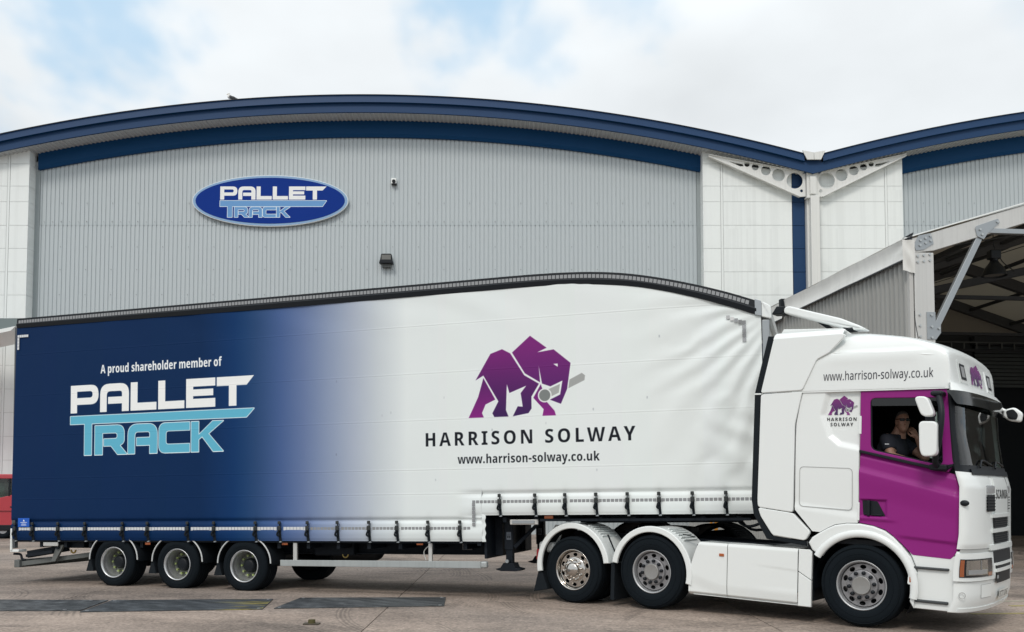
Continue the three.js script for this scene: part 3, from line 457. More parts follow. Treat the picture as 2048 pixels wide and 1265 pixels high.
// ------------------------------------------------------------------ red van at the left edge
{
  const o = thing('red_van', 'red van parked beyond the rear of the trailer at the left edge', 'van', [-21.1, 0, -33.6]);
  const red = P({ color: lin(.42, .03, .045), roughness: .35, clearcoat: .7 }), L = 5.0, W = 1.95;
  const side = roundPoly([[-1.1, .45, .1], [3.72, .45, .15], [3.78, 1.0, .2], [3.72, 1.45, .2], [2.7, 1.5, .1], [3.95, 1.52, .1], [3.95, 1.0, .1]].slice(0, 3).concat([[3.84, 1.42, .1], [3.78, 1.66, .1], [3.72, 2.2, .25], [3.4, 2.26, .2], [-1.1, 2.26, .2]]), .1);
  const win = roundPoly([[2.3, 1.42], [2.9, 1.42], [3.45, 1.55], [3.74, 1.75], [3.68, 2.12], [2.3, 2.12]], .06);
  part(o, 'body', ext(side, .06, 0, .02, [win]), red); part(o, 'body', ext(side, .06, -W + .06, .02), red);
  part(o, 'roof', rb2(-1.1, 3.72, 2.2, 2.28, -W, 0, .04), red); part(o, 'bonnet', rb2(3.55, 3.86, .45, 1.55, -W, -.02, .12, 3), red); part(o, 'floor', box2(-1.1, 3.8, .4, .5, -W + .05, -.05), mat.black);
  part(o, 'back', box2(-1.12, -1.06, .45, 2.2, -W, 0), red);
  part(o, 'window', ext(win, .01, -.02, 0), mat.glass); part(o, 'window_frame', ext([[3.3, 1.5], [3.36, 1.5], [3.36, 2.12], [3.3, 2.12]], .03, .006, .004), mat.black);
  part(o, 'seat', rb2(2.5, 3.0, .9, 2.0, -.8, -.3, .08), M({ color: lin(.5, .5, .47), roughness: .8 })); part(o, 'partition', box2(2.2, 2.25, .5, 2.2, -W + .1, -.1), M({ color: lin(.5, .5, .48), roughness: .8 }));
  part(o, 'mirror', rb2(3.6, 3.78, 1.7, 1.98, .02, .2, .05), mat.black); part(o, 'door_handle', rb2(3.38, 3.6, 1.1, 1.14, 0, .03, .01), mat.black); part(o, 'side_rail', rb2(-1.0, 3.78, .95, 1.0, -.01, .02, .01), M({ color: lin(.2, .015, .022), roughness: .5 })); part(o, 'sill', rb2(-1.1, 3.82, .28, .5, -W, .005, .03), mat.black);
  for (const x of [0, 3.1]) for (const z of [-.12, -W + .12]) { const w = part(o, 'wheel', new THREE.TorusGeometry(.26, .1, 12, 32).translate(x, .35, z), mat.rubber); part(w, 'hub_cap', cylZ(.2, .1, x, .35, z, 20), mat.rim); }
}

// ------------------------------------------------------------------ wheels
function tyreGeo(R, r, w, tread = true) {                              // axis along z, outer face towards +z, centred
  const h = w / 2, p = [[r - .01, h * .78], [r + .012, h * .9], [mix(r, R, .3), h], [mix(r, R, .62), h * 1.0], [R - .035, h * .93], [R - .012, h * .84], [R, h * .74]];
  if (tread) for (const k of [.45, .15, -.15, -.45]) p.push([R, h * (k + .06)], [R - .014, h * (k + .045)], [R - .014, h * (k - .045)], [R, h * (k - .06)]);
  p.push([R, -h * .74], [R - .012, -h * .84], [R - .035, -h * .93], [mix(r, R, .5), -h], [r, -h * .85]);
  return new THREE.LatheGeometry(p.map((q) => new THREE.Vector2(q[0], q[1])), 72).rotateX(Math.PI / 2);
}
const lathe = (p, n = 56) => new THREE.LatheGeometry(p.map((q) => new THREE.Vector2(q[0], q[1])), n).rotateX(Math.PI / 2);
// front-type wheel: dished disc close to the outer face, ten hand holes, ten studs and a hub cap
function steerWheel(parent, x, y, z, R, w, look) {
  const t = part(parent, 'wheel', tyreGeo(R, .296, w), mat.rubber); t.position.set(x, y, z - w / 2);
  part(t, 'sidewall_rib', merge([new THREE.TorusGeometry(mix(.296, R, .42), .004, 6, 72).translate(0, 0, w / 2), new THREE.TorusGeometry(mix(.296, R, .8), .005, 6, 72).translate(0, 0, w / 2 * .985)]), mat.rubber);
  const h = w / 2, chrome = look === 'chrome', m = chrome ? mat.chrome : mat.rimGrey;
  part(t, 'rim', lathe([[.3, h * .8], [.305, h * .88], [.3, h * .92], [.288, h * .9], [.276, h * .8], [.27, h * .45], [.262, h * .3], [.255, h * .1], [.24, -h * .4]]), chrome ? mat.chrome : mat.rim);
  const holes = []; for (let i = 0; i < 10; i++) { const a = (i + .5) / 10 * 6.28318; const q = []; for (let k = 0; k < 18; k++) { const b = k / 18 * 6.28318, ox = .026 * Math.cos(b), oy = .037 * Math.sin(b); q.push([.222 * Math.cos(a) + ox * Math.cos(a) - oy * Math.sin(a), .222 * Math.sin(a) + ox * Math.sin(a) + oy * Math.cos(a)]); } holes.push(q); }
  part(t, 'disc', ext(shape(circ(0, 0, .262, 64), holes), .012, h * .55, .003), m);
  part(t, 'barrel', lathe([[.262, h * .55], [.262, -h * .2], [.01, -h * .25]]), mat.black);
  part(t, 'hub_flange', lathe(chrome ? [[.19, h * .55], [.18, h * .68], [.12, h * .75], [.1, h * .75]] : [[.195, h * .55], [.185, h * .72], [.175, h * .76], [.11, h * .78], [.1, h * .78]]), m);
  for (let i = 0; i < 10; i++) { const a = (i + .25) / 10 * 6.28318, nx = .1525 * Math.cos(a), ny = .1525 * Math.sin(a); part(t, 'wheel_nut', chrome ? [cylZ(.019, .05, nx, ny, h * .86, 10, .017), new THREE.SphereGeometry(.016, 10, 6).translate(nx, ny, h * .99)] : [cylZ(.0235, .035, nx, ny, h * .83, 12), new THREE.SphereGeometry(.022, 12, 6).scale(1, 1, .5).translate(nx, ny, h * .92)], chrome ? mat.chrome : mat.black); }
  part(t, 'hub_cap', lathe(chrome ? [[.108, h * .74], [.106, h * 1.0], [.09, h * 1.12], [.05, h * 1.2], [.001, h * 1.22]] : [[.112, h * .76], [.114, h * .92], [.108, h * .97], [.1, h * .94], [.001, h * .93]]), chrome ? mat.chrome : M({ color: lin(.34, .34, .33), roughness: .4, metalness: .6, bumpMap: rep(grainMap, 2, 2), bumpScale: .001 }));
  return t;
}
// deep trailer wheel
function trailerWheel(parent, x, y, z, R, w) {
  const t = part(parent, 'wheel', tyreGeo(R, .256, w), mat.rubber); t.position.set(x, y, z - w / 2);
  const h = w / 2;
  part(t, 'sidewall_rib', new THREE.TorusGeometry(mix(.256, R, .45), .004, 6, 64).translate(0, 0, h), mat.rubber);
  part(t, 'rim', lathe([[.262, h * .8], [.272, h * .93], [.266, h * .98], [.252, h * .95], [.24, h * .8], [.236, h * .6]]), mat.silver); part(t, 'barrel', lathe([[.236, h * .6], [.222, h * .35], [.215, -h * .1]]), mat.rim);
  part(t, 'disc', lathe([[.215, -h * .1], [.2, -h * .2], [.165, -h * .22], [.13, -h * .2], [.1, -h * .2]]), M({ color: lin(.16, .17, .15), roughness: .5, metalness: .5 }));
  part(t, 'hub', lathe([[.125, -h * .25], [.12, h * .1], [.1, h * .3], [.075, h * .36], [.001, h * .37]]), mat.black);
  for (let i = 0; i < 10; i++) { const a = i / 10 * 6.28318; part(t, 'nut_marker', [cylZ(.017, .05, .168 * Math.cos(a), .168 * Math.sin(a), -h * .06, 8), bar([.15 * Math.cos(a), .15 * Math.sin(a), 0], [.19 * Math.cos(a + .08), .19 * Math.sin(a + .08), 0], .018, .008)], M({ color: lin(.34, .42, .16), roughness: .5 })); }
  part(t, 'back_plate', cylZ(.24, .03, 0, 0, -h * .6, 32), mat.black);
  return t;
}

// ------------------------------------------------------------------ curtain-sided trailer
const trailer = thing('curtain_trailer', 'long curtain-sided trailer fading from navy to white with a raised curved roof', 'trailer', [-9.189, 0, -17.449], -18.1 * D2R);
trailer.rotation.order = 'YXZ'; trailer.rotation.z = .77 * D2R;
const LT = 13.5, WT = 2.55;
const soft = (f) => (x) => { let s = 0; for (let k = -4; k <= 4; k++) s += f(x + k * .11); return s / 9; };
const roofTop = soft((x) => lerpTab([[0, 4.85], [8.7, 4.832], [10.03, 4.832], [10.5, 4.822], [10.92, 4.8], [11.25, 4.77], [11.52, 4.73], [11.9, 4.648], [12.23, 4.561], [12.6, 4.455], [12.92, 4.352], [13.36, 4.181], [13.6, 4.075], [14.1, 3.855]], x));
const curtTop = soft((x) => lerpTab([[0, 4.68], [5.08, 4.645], [8.7, 4.642], [10.03, 4.646], [10.5, 4.635], [10.98, 4.609], [11.45, 4.555], [11.88, 4.483], [12.45, 4.308], [13.02, 4.123], [13.35, 3.974], [13.55, 3.9], [14.1, 3.66]], x));
{
  // print of the curtain
  const S = 2048 / 13.5, HM = 4.0, Y0 = .72;
  const print = canvas(2048, 607, (c, w, h) => {
    const X = (x) => x * S, Y = (y) => h - (y - Y0) * h / HM, g = c.createLinearGradient(0, 0, w, 0);
    for (const [x, f] of [[0, '#01264f'], [4.1, '#012852'], [4.75, '#083465'], [5.2, '#294874'], [5.66, '#476090'], [6.1, '#677aa2'], [6.5, '#8695b2'], [7.0, '#a9b3c4'], [7.45, '#c6ced4'], [7.95, '#e2e9e9'], [13.5, '#e7edec']]) g.addColorStop(x / 13.5, f);
    c.fillStyle = g; c.fillRect(0, 0, w, h);
    c.fillStyle = '#f2f4f4'; fit(c, 'A proud shareholder member of', X(2.0), X(4.52), Y(3.73), .155 * S, 'bold');
    railLogo(c, X(1.348), Y(2.281), 3.795 * S, '#62b4cf', .0062);
    animalLogo(c, X(8.87), Y(2.66), S * 1.0, '#e4e8e7');
    c.fillStyle = '#161a22'; fit(c, 'HARRISON SOLWAY', X(8.25), X(11.6), Y(2.25), .212 * S, '600', 'sans-serif', 14);
    c.fillStyle = '#161a22'; fit(c, 'www.harrison-solway.co.uk', X(8.81), X(11.06), Y(1.968), .135 * S, 'bold');
    const R = rng(4); for (let i = 0; i < 14; i++) { c.fillStyle = `rgba(90,95,110,${.1 + R() * .25})`; const x = X(6.6 + (i % 7) * .85 + R() * .3), y = Y(1.7 + R() * 2.1); c.beginPath(); c.ellipse(x, y, 1.6, 3.2, 0, 0, 7); c.fill(); }
    for (let i = 0; i < 26; i++) { c.strokeStyle = `rgba(200,205,210,${.04 + R() * .07})`; c.lineWidth = .7; const x = X(R() * 4.5), y = Y(.9 + R() * 3.6); c.beginPath(); c.moveTo(x, y); c.lineTo(x + (R() - .3) * 30, y + (R() - .5) * 18); c.stroke(); }
  });
  const bumpC = canvas(2048, 607, (c, w, h) => {
    c.fillStyle = '#808080'; c.fillRect(0, 0, w, h); const Y = (y) => h - (y - Y0) * h / HM;
    for (const y of [4.18, 3.42, 2.68, 1.9, 1.52]) { c.fillStyle = '#9a9a9a'; c.fillRect(0, Y(y), w, 3); c.fillStyle = '#6e6e6e'; c.fillRect(0, Y(y) + 3, w, 2); }
    const R = rng(9); for (let i = 0; i < 260; i++) { const x = R() * w, y = R() * h, l = 8 + R() * 34; c.strokeStyle = R() < .5 ? 'rgba(160,160,160,.25)' : 'rgba(95,95,95,.25)'; c.lineWidth = 1.2; c.beginPath(); c.moveTo(x, y); c.quadraticCurveTo(x + 2, y + l / 2, x + (R() - .5) * 7, y + l); c.stroke(); }
  });
  const cloth = P({ map: ctex(print), bumpMap: ctex(bumpC, false), bumpScale: .012, roughness: .6, specularIntensity: .3 });
  const step = 9.2, botLow = .768, botUp = 1.168;
  const prof = (dy) => -.03 * Math.exp(-Math.pow((dy - .33) / .035, 2)) + .012 * Math.exp(-Math.pow((dy - .13) / .08, 2)) - .012 * sstep(.05, 0, dy);
  const buckX = [.141, .543, 1.119, 1.716, 2.524, 3.049, 3.869, 4.398, 5.206, 5.662, 6.183, 6.73, 7.291, 7.78, 8.311, 8.845], buckU = [9.494, 10.058, 10.525, 10.997, 11.467, 11.928, 12.407, 12.876];
  const pull = (x, y, y0) => { let s = 0; for (const b of y0 < 1 ? buckX : buckU) s += Math.exp(-Math.pow((x - b) / .05, 2)); return -.014 * s * (1 - sstep(.2, .5, y - y0)); };
  const fold = (x, y) => {
    let z = .03 * (fbm(x * .45, y * .3, 3.1, 2) - .5) + .007 * (fbm(x * 2.1, y * .9, 8, 3) - .5) * 2;
    const f = sstep(11.2, 13.2, x);                                    // creases that run down and back from the front top corner
    const ang = Math.atan2(curtTop(13.3) - y + .15, 13.75 - x), r = Math.hypot(curtTop(13.3) - y, 13.6 - x);
    z += f * .012 * (Math.sin(ang * 29 + fbm(x * 1.4, y * 1.4, 1, 3) * 7) * sstep(.15, .8, r) * (1 - sstep(1.6, 3.4, r)));
    z += f * .012 * Math.sin((x * .9 + y * 1.5) * 9 + fbm(x, y, 6, 2) * 5) * sstep(3.1, 2.2, y) * sstep(12.2, 13.2, x);
    z += .008 * Math.sin(x * 3.1 + y * 6 + 5 * fbm(x * .7, y, 2, 2)) * sstep(.9, 0, curtTop(x) - y) * sstep(1.0, 3.5, x) * .6;
    return z;
  };
  const blend = (x, y) => (x < step ? prof(y - botUp) * sstep(8.7, 9.18, x) * (y > botUp - .02 ? 1 : 0) : 0);
  const sheet = (x0, x1, y0, nx) => grid(nx, 150, (u, v) => { const x = mix(x0, x1, u); let xl = x; const vv = v < .25 ? v / .25 * .42 : .42 + (v - .25) / .75 * (curtTop(x) + .02 - y0 - .42), y = y0 + vv; if (x0 === 0) xl = x + (1 - sstep(0, .6, x)) * mix(.02, .09, (y - .77) / 3.9); return [xl, y, fold(xl, y) + prof(y - y0) * (x0 === 0 ? 1 - .8 * sstep(8.9, 9.15, x) * sstep(1.05, 1.2, y) : 1) + blend(x, y) + pull(xl, y, y0)]; }, (u, v, p) => [p[0] / 13.5, (p[1] - Y0) / HM]);
  part(trailer, 'curtain', merge([sheet(0, step, botLow, 460), sheet(step, 13.42, botUp, 250), grid(6, 30, (u, v) => [step + mix(0, .05, u) + .007 * Math.sin(v * 22 + 1) * u, mix(botLow - .005, botUp + .02, v), .0 - .012 * u + .004 * Math.sin(v * 17)], (u, v, p) => [p[0] / 13.5, (p[1] - Y0) / HM])]), cloth, 'printed curtain fading from navy at the rear to white at the front');
  // reflective squares sewn along the hem and at the corners
  const sq = (x, y, w, h, z = .02) => { const hw = w / 2, hh = h / 2; return grid(1, 1, (u, v) => { const X = x + (u - .5) * w, Y = y + (v - .5) * h; return [X, Y, fold(X, Y) + z]; }); };
  const low = [], up = [], hemGrey = [];
  for (let x = .24; x < 9.02; x += .062) { if (buckX.some((b) => Math.abs(b - x) < .035)) continue; (x < 6.2 ? low : hemGrey).push(sq(x, .97, x < 6.2 ? .056 : .05, x < 6.2 ? .055 : .045, .008)); }
  for (let y = 1.03; y < 1.36; y += .06) hemGrey.push(sq(9.07, y, .05, .052)); for (let x = 9.07; x < 13.3; x += .062) if (!buckU.some((b) => Math.abs(b - x) < .035)) hemGrey.push(sq(x, 1.375, .05, .045, .008));
  for (let i = 0; i < 5; i++) up.push(sq(.15 + i * .05, 4.515, .045, .045)); for (let i = 1; i < 5; i++) up.push(sq(.148, 4.515 - i * .056, .042, .05));
  for (let i = 0; i < 4; i++) hemGrey.push(sq(12.965 + i * .056, 3.965 - i * .026, .05, .055)); for (let i = 0; i < 5; i++) hemGrey.push(sq(13.185, 3.875 - i * .062, .052, .055));
  part(trailer, 'reflective_tape', low.concat(up), mat.tapeWhite, 'silver reflective squares along the navy hem').userData.kind = 'stuff'; part(trailer, 'reflective_tape', hemGrey, mat.tape, 'grey reflective squares on the white part of the curtain').userData.kind = 'stuff';
  part(trailer, 'operator_label', sq(.335, 1.09, .26, .16, .02), M({ map: ctex(canvas(128, 80, (c, w, h) => { c.fillStyle = '#0f58bd'; c.fillRect(0, 0, w, h); c.fillStyle = '#e9eef5'; c.beginPath(); c.moveTo(54, 30); c.lineTo(64, 12); c.lineTo(78, 30); c.fill(); for (const [y, l] of [[38, 74], [52, 50], [62, 60]]) c.fillRect(64 - l / 2, y, l, 4); })), roughness: .5 }));
  // buckled straps
  const buckM = M({ color: lin(.035, .04, .04), roughness: .5, metalness: .4 });
  const strap = (x, y0) => {
    const z = .022, s = part(trailer, 'strap', merge([bar([x + .012, y0 - .005, z - .01], [x, y0 + .2, z], .006, .042).translate(0, 0, 0), bar([x, y0 + .2, z], [x - .005, y0 + .325, z - .02], .006, .046)]), mat.blackMatt);
    part(s, 'buckle', rb(.058, .075, .03, x, y0 + .21, z + .012, .008), buckM); part(s, 'strap_top', rb(.05, .05, .028, x - .003, y0 + .3, z + .004, .008), buckM);
    part(s, 'loose_end', tube([[x - .005, y0 + .18, z + .012], [x - .02, y0 + .13, z + .03], [x - .026, y0 + .1, z + .026], [x - .004, y0 + .085, z + .018], [x + .006, y0 + .11, z + .012]], .017, 6, 14), mat.blackMatt);
    part(s, 'hook', merge([box(.04, .02, .03, x + .012, y0 - .012, z - .02)]), mat.galv);
  };
  buckX.forEach((x) => strap(x, botLow)); buckU.forEach((x) => strap(x, botUp));
  // roof: black cant rail with a row of reflective squares, white skin between
  const rail = (f0, f1, z0, z1) => grid(150, 1, (u, v) => { const x = mix(.1, 13.36, u), t = roofTop(x), b = curtTop(x); return [x, mix(t, b, v ? f1 : f0), v ? z1 : z0]; });
  part(trailer, 'cant_rail', merge([rail(0, 0, -.12, .012), rail(0, .5, .012, .016), rail(.5, .62, .016, .03), rail(.62, 1.02, .03, .012), rail(1.02, 1.02, .012, -.06)]), mat.black);
  const rs = []; for (let s = 0, x = .17; x < 13.25; s++) { const t = roofTop(x), dx = .062, sl = (roofTop(x + .03) - roofTop(x - .03)) / .06, c = 1 / Math.hypot(1, sl), hh = .054, y = t - .064; const g = grid(1, 1, (u, v) => [(u - .5) * (dx - .012) * c + x - (v - .5) * hh * sl * c * .6, y + (v - .5) * hh + (u - .5) * (dx - .012) * sl * c, .0205]); rs.push(g); x += dx * c; }
  part(trailer, 'rail_tape', rs, mat.tape, 'long row of grey reflective squares along the roof rail').userData.kind = 'stuff';
  part(trailer, 'roof_skin', grid(120, 10, (u, v) => { const x = mix(.05, 13.5, u); return [x, roofTop(x) - .012 + .05 * Math.sin(v * Math.PI), mix(-.11, -WT + .11, v)]; }), mat.paint);
  part(trailer, 'cant_rail', grid(150, 1, (u, v) => { const x = mix(.1, 13.36, u); return [x, v ? roofTop(x) : curtTop(x), -WT]; }), mat.black);
  part(trailer, 'rail_end', merge([ext([[13.34, 4.2], [13.43, 4.165], [13.43, 3.95], [13.34, 3.97]], .12, .022, .006)]), mat.galv);
  part(trailer, 'front_cap', merge([ext(roundPoly([[13.43, 4.165, .005], [13.56, 4.09, .05], [13.565, 3.9, .03], [13.43, 3.94, .005]], .02), WT, .015, .015)]), mat.paint);
  part(trailer, 'front_post', rb2(13.43, 13.53, .98, 3.9, -.12, -.015, .01), mat.galv);
  part(trailer, 'front_wall', box2(13.44, 13.5, 1.1, 4.0, -WT + .02, -.13), mat.paint);
  part(trailer, 'far_curtain', merge([box2(.08, 9.2, .77, 4.66, -WT - .005, -WT), box2(9.2, 13.42, 1.17, 3.95, -WT - .005, -WT)]), M({ color: lin(.02, .05, .16), roughness: .5 }));
  part(trailer, 'rear_door', box2(.03, .08, .76, 4.68, -WT + .02, -.03), M({ color: lin(.3, .32, .34), roughness: .5 })); part(trailer, 'rear_post', rb2(.02, .1, .62, 4.7, -.1, -.015, .01), M({ color: lin(.07, .08, .09), roughness: .5 }));
  // decks, side raves and frame
  part(trailer, 'deck', merge([box2(.05, 9.2, .78, .84, -WT + .03, -.04), box2(9.1, 13.45, 1.16, 1.22, -WT + .03, -.1), box2(9.1, 9.16, .7, 1.2, -WT + .05, -.05)]), mat.chassis);
  part(trailer, 'side_rave', merge([rb2(.05, 9.18, .735, .8, -.07, -.045, .008), rb2(9.2, 13.45, 1.165, 1.2, -.09, -.06, .008)]), mat.chassis);
  for (const z of [-.68, -WT + .72]) part(trailer, 'chassis_rail', merge([ext([[.3, .6], [5.3, .55], [9.32, .53], [9.32, 1.0], [9.6, 1.06], [13.3, 1.06], [13.3, 1.14], [9.1, 1.14], [9.1, .79], [.3, .79]], .02, z, .004), box2(5.3, 9.33, .525, .54, z - .1, z + .08), box2(.3, 5.3, .74, .76, z - .1, z + .08)]), mat.chassis);
  const cm = []; for (let x = .6; x < 9; x += .55) cm.push(box2(x, x + .06, .64, .78, -WT + .12, -.1)); for (let x = 9.5; x < 13.4; x += .5) cm.push(box2(x, x + .06, 1.06, 1.13, -WT + .12, -.1)); part(trailer, 'crossmember', cm, mat.chassis);
  part(trailer, 'neck_plate', merge([box2(9.2, 9.24, .5, 1.13, -WT + .1, -.1), box2(9.24, 9.36, .53, 1.12, -.56, -.5)]), mat.chassis); part(trailer, 'coupling_plate', box2(10.6, 13.0, 1.03, 1.06, -WT + .6, -.6), mat.chassis);
  part(trailer, 'bracing', merge([bar([9.6, .66, -.35], [9.95, 1.05, -.6], .05, .05), bar([10.1, 1.09, -.1], [13.2, 1.09, -.1], .05, .04)]), mat.chassis);
  // running gear
  const R = .43, gy = (x) => -.0134 * x;
  [2.297, 3.626, 4.956].forEach((x, i) => {
    const y = [.385, .36, .345][i];
    trailerWheel(trailer, x, y, -.02, R, .4); const far = trailerWheel(trailer, x, y, 0, R, .4); far.rotation.y = Math.PI; far.position.z = -WT + .22;
    part(trailer, 'axle', cylZ(.07, 1.9, x, y, -WT / 2, 16), mat.chassis);
    part(trailer, 'air_spring', cylY(.13, .28, x - .28, .52, -.75, 18), mat.black);
    part(trailer, 'suspension_hanger', merge([rb2(x - .62, x - .5, .2, .72, -1.0, -.55, .02), rb2(x - .55, x - .1, .3, .42, -.95, -.72, .02), rb2(x - .62, x - .5, .2, .72, -WT + .55, -WT + 1.0, .02)]), mat.chassis); part(trailer, 'brake_chamber', cylZ(.09, .28, x + .22, y + .12, -.95, 16), mat.black); part(trailer, 'air_hose', tube([[x - .3, .6, -.6], [x - .1, .45, -.55], [x + .15, .55, -.7], [x + .3, .66, -.6]], .012, 6), mat.black);
    const guard = (z, w) => grid(30, 6, (u, v) => { const a = mix(-.02, 1.02, u) * Math.PI, rr = .515 + .006 * Math.sin(v * 3.14); return [x + rr * 1.0 * Math.cos(a), y + .05 + rr * Math.sin(a) * .9, z - v * w]; });
    for (const [z, w] of [[-.03, .44], [-WT + .47, .44]]) part(trailer, 'mudguard', guard(z, w), mat.blackMatt);
    part(trailer, 'guard_edge', tube(Array.from({ length: 15 }, (_, k) => { const a = k / 14 * Math.PI; return [x + .512 * Math.cos(a), y + .05 + .512 * Math.sin(a) * .9, -.025]; }), .0125, 6, 40), M({ color: lin(.6, .62, .62), roughness: .5 }));
    part(trailer, 'mudflap', merge([ext([[x - .535, y + .05], [x - .5, y + .05], [x - .44, y - .16], [x - .6, y - .16]], .4, -.04, .003)]), mat.blackMatt);
  });
  part(trailer, 'marker_lamp', rb(.11, .05, .02, 2.99, .715, -.07, .008), mat.amber); part(trailer, 'marker_lamp', rb(.11, .05, .02, 5.71, .722, -.07, .008), mat.amber); part(trailer, 'marker_lamp', rb(.11, .05, .02, 8.13, .73, -.07, .008), mat.amber); part(trailer, 'marker_lamp', rb(.14, .05, .02, 10.24, 1.135, -.08, .008), mat.amber);
  // side guard
  const guardMat = M({ color: lin(.42, .45, .45), roughness: .5, metalness: .35, map: streakMap });
  part(trailer, 'side_guard', merge([ext([[5.65, .455], [9.16, .463], [9.16, .357], [5.65, .357]], .03, -.02, .006), rb2(9.15, 9.26, .357, .463, -.12, -.022, .03, 3)]), guardMat);
  part(trailer, 'guard_post', rb2(5.87, 5.94, .44, .77, -.1, -.055, .008), mat.alu); part(trailer, 'guard_post', rb2(8.28, 8.34, .44, .77, -.1, -.055, .008), mat.alu);
  part(trailer, 'cable', tube([[8.22, .47, -.1], [8.18, .6, -.12], [8.3, .72, -.1]], .008, 6), mat.alu);
  part(trailer, 'frame_plate', rb2(8.62, 8.79, .6, .75, -.66, -.64, .004), M({ color: lin(.16, .16, .165), roughness: .6 }));
  part(trailer, 'air_tank', new THREE.CapsuleGeometry(.16, .7, 6, 16).rotateZ(Math.PI / 2).translate(6.55, .55, -1.0), mat.black); part(trailer, 'lashing_ring', new THREE.TorusGeometry(.05, .012, 8, 20, Math.PI).rotateZ(Math.PI).translate(6.65, .53, -.4), M({ color: lin(.4, .3, .1), roughness: .4, metalness: .6 }));
  part(trailer, 'equipment_box', rb2(6.0, 6.75, .5, .75, -1.3, -.5, .03), mat.chassis);
  const rearM = M({ color: lin(.16, .17, .165), roughness: .6, metalness: .4, map: streakMap });
  // rear under-run bar and folded tail lift
  part(trailer, 'underrun_bar', merge([rb2(.08, .2, .27, .41, -WT + .1, -.03, .012)]), rearM);
  for (const [p, q] of [[-.12, -.42], [-WT + .2, -WT + .4]]) part(trailer, 'underrun_arm', bar([.15, .33, p], [1.72, .52, q], .08, .085), rearM);
  part(trailer, 'tail_bracket', ext([[.83, .38], [.93, .38], [1.12, .68], [.96, .68], [.92, .58]], .05, -.12, .006), rearM);
  part(trailer, 'lift_beam', merge([bar([.25, .5, -.2], [1.05, .62, -.3], .1, .13), rb2(.9, 1.5, .62, .74, -.6, -.2, .02)]), mat.chassis);
  part(trailer, 'lift_link', tube([[.05, .52, -.05], [.16, .5, -.1], [.2, .42, -.1], [.26, .4, -.12]], .022, 8), mat.chassis); part(trailer, 'lift_ram', merge([cylZ(.04, .02, 1.0, .64, -.1, 14), bar([.3, .48, -.1], [.9, .56, -.1], .05, .05)]), mat.chassis); part(trailer, 'tow_eye', new THREE.TorusGeometry(.05, .016, 8, 20, 3.4).rotateZ(3).translate(1.22, .58, -.25), M({ color: lin(.35, .25, .08), roughness: .4, metalness: .5 }));
  part(trailer, 'rail_slide', rb2(.72, 1.05, .66, .73, -.08, -.05, .01), mat.alu); part(trailer, 'corner_bumper', merge([rb2(.02, .06, .58, .98, -.02, .01, .008), rb2(0, .2, .55, .6, -.2, -.01, .01)]), mat.paint);
  part(trailer, 'lock_box', rb2(9.62, 10.07, 1.02, 1.1, -.12, -.08, .012), mat.alu); part(trailer, 'lock_box', rb2(9.66, 10.02, 1.04, 1.085, -.075, -.07, .004), mat.galv);
  // landing legs
  for (const z of [-.42, -WT + .42]) {
    const l = part(trailer, 'landing_leg', merge([rb2(9.44, 9.58, .62, 1.13, z - .07, z + .07, .012), rb2(9.455, 9.565, .36, .66, z - .055, z + .055, .01)]), mat.chassis);
    part(l, 'leg_foot', merge([ext([[9.32, .315], [9.3, .33], [9.38, .345], [9.43, .42], [9.6, .42], [9.63, .35], [9.72, .33], [9.71, .305], [9.62, .295], [9.4, .295]], .24, z + .12, .01), cylZ(.03, .2, 9.51, .44, z, 14)]), mat.chassis);
    part(l, 'leg_label', box2(9.475, 9.55, .78, .9, z + .07, z + .073), M({ color: lin(.2, .22, .25), roughness: .6, map: ctex(canvas(64, 96, (c, w, h) => { c.fillStyle = '#ccd2d8'; c.fillRect(0, 0, w, h); c.fillStyle = '#39424c'; c.fillRect(8, 34, 48, 4); c.fillRect(10, 48, 18, 30); c.fillRect(36, 48, 18, 30); })) })); part(l, 'leg_pin', cylZ(.028, .02, 9.5, .45, z + .13, 14), mat.galv);
  }
}

// ------------------------------------------------------------------ tractor unit
const truck = thing('tractor_unit', 'white high-roof lorry tractor with a purple door, coupled to the long trailer', 'lorry', [4.27, 0, -11.62], -37.4 * D2R);
truck.rotation.order = 'YXZ'; truck.rotation.z = -1.95 * D2R;
const WK = 2.5, EXP = 2.4;
const XS = [[.28, .93], [.45, 1.0], [.8, 1.0], [1.0, 1.03], [1.2, 1.055], [1.75, 1.055], [1.95, 1.0], [2.4, .95], [2.85, .93], [3.15, .925], [3.22, .915], [3.28, .9], [3.33, .86], [3.37, .79], [3.42, .68], [3.47, .52], [3.52, .3], [3.56, .05], [3.6, -.28], [3.64, -.4], [3.68, -.5], [3.715, -.6], [3.735, -.7]];
const XF = [[.28, 1.23], [.45, 1.285], [.8, 1.285], [1.0, 1.265], [1.2, 1.25], [1.75, 1.242], [1.95, 1.178], [2.4, 1.096], [2.85, 1.07], [2.95, 1.0], [3.05, .975], [3.15, .952], [3.22, .94], [3.28, .936], [3.33, .938], [3.37, .925], [3.42, .868], [3.47, .765], [3.52, .645], [3.56, .545], [3.6, .42], [3.64, .2], [3.68, 0], [3.715, -.05], [3.735, -.06]];
const ZI = [[3.22, 0], [3.28, .006], [3.33, .015], [3.37, .025], [3.42, .04], [3.47, .06], [3.52, .085], [3.56, .12], [3.6, .18], [3.64, .29], [3.68, .48], [3.715, .8], [3.735, 1.2]];
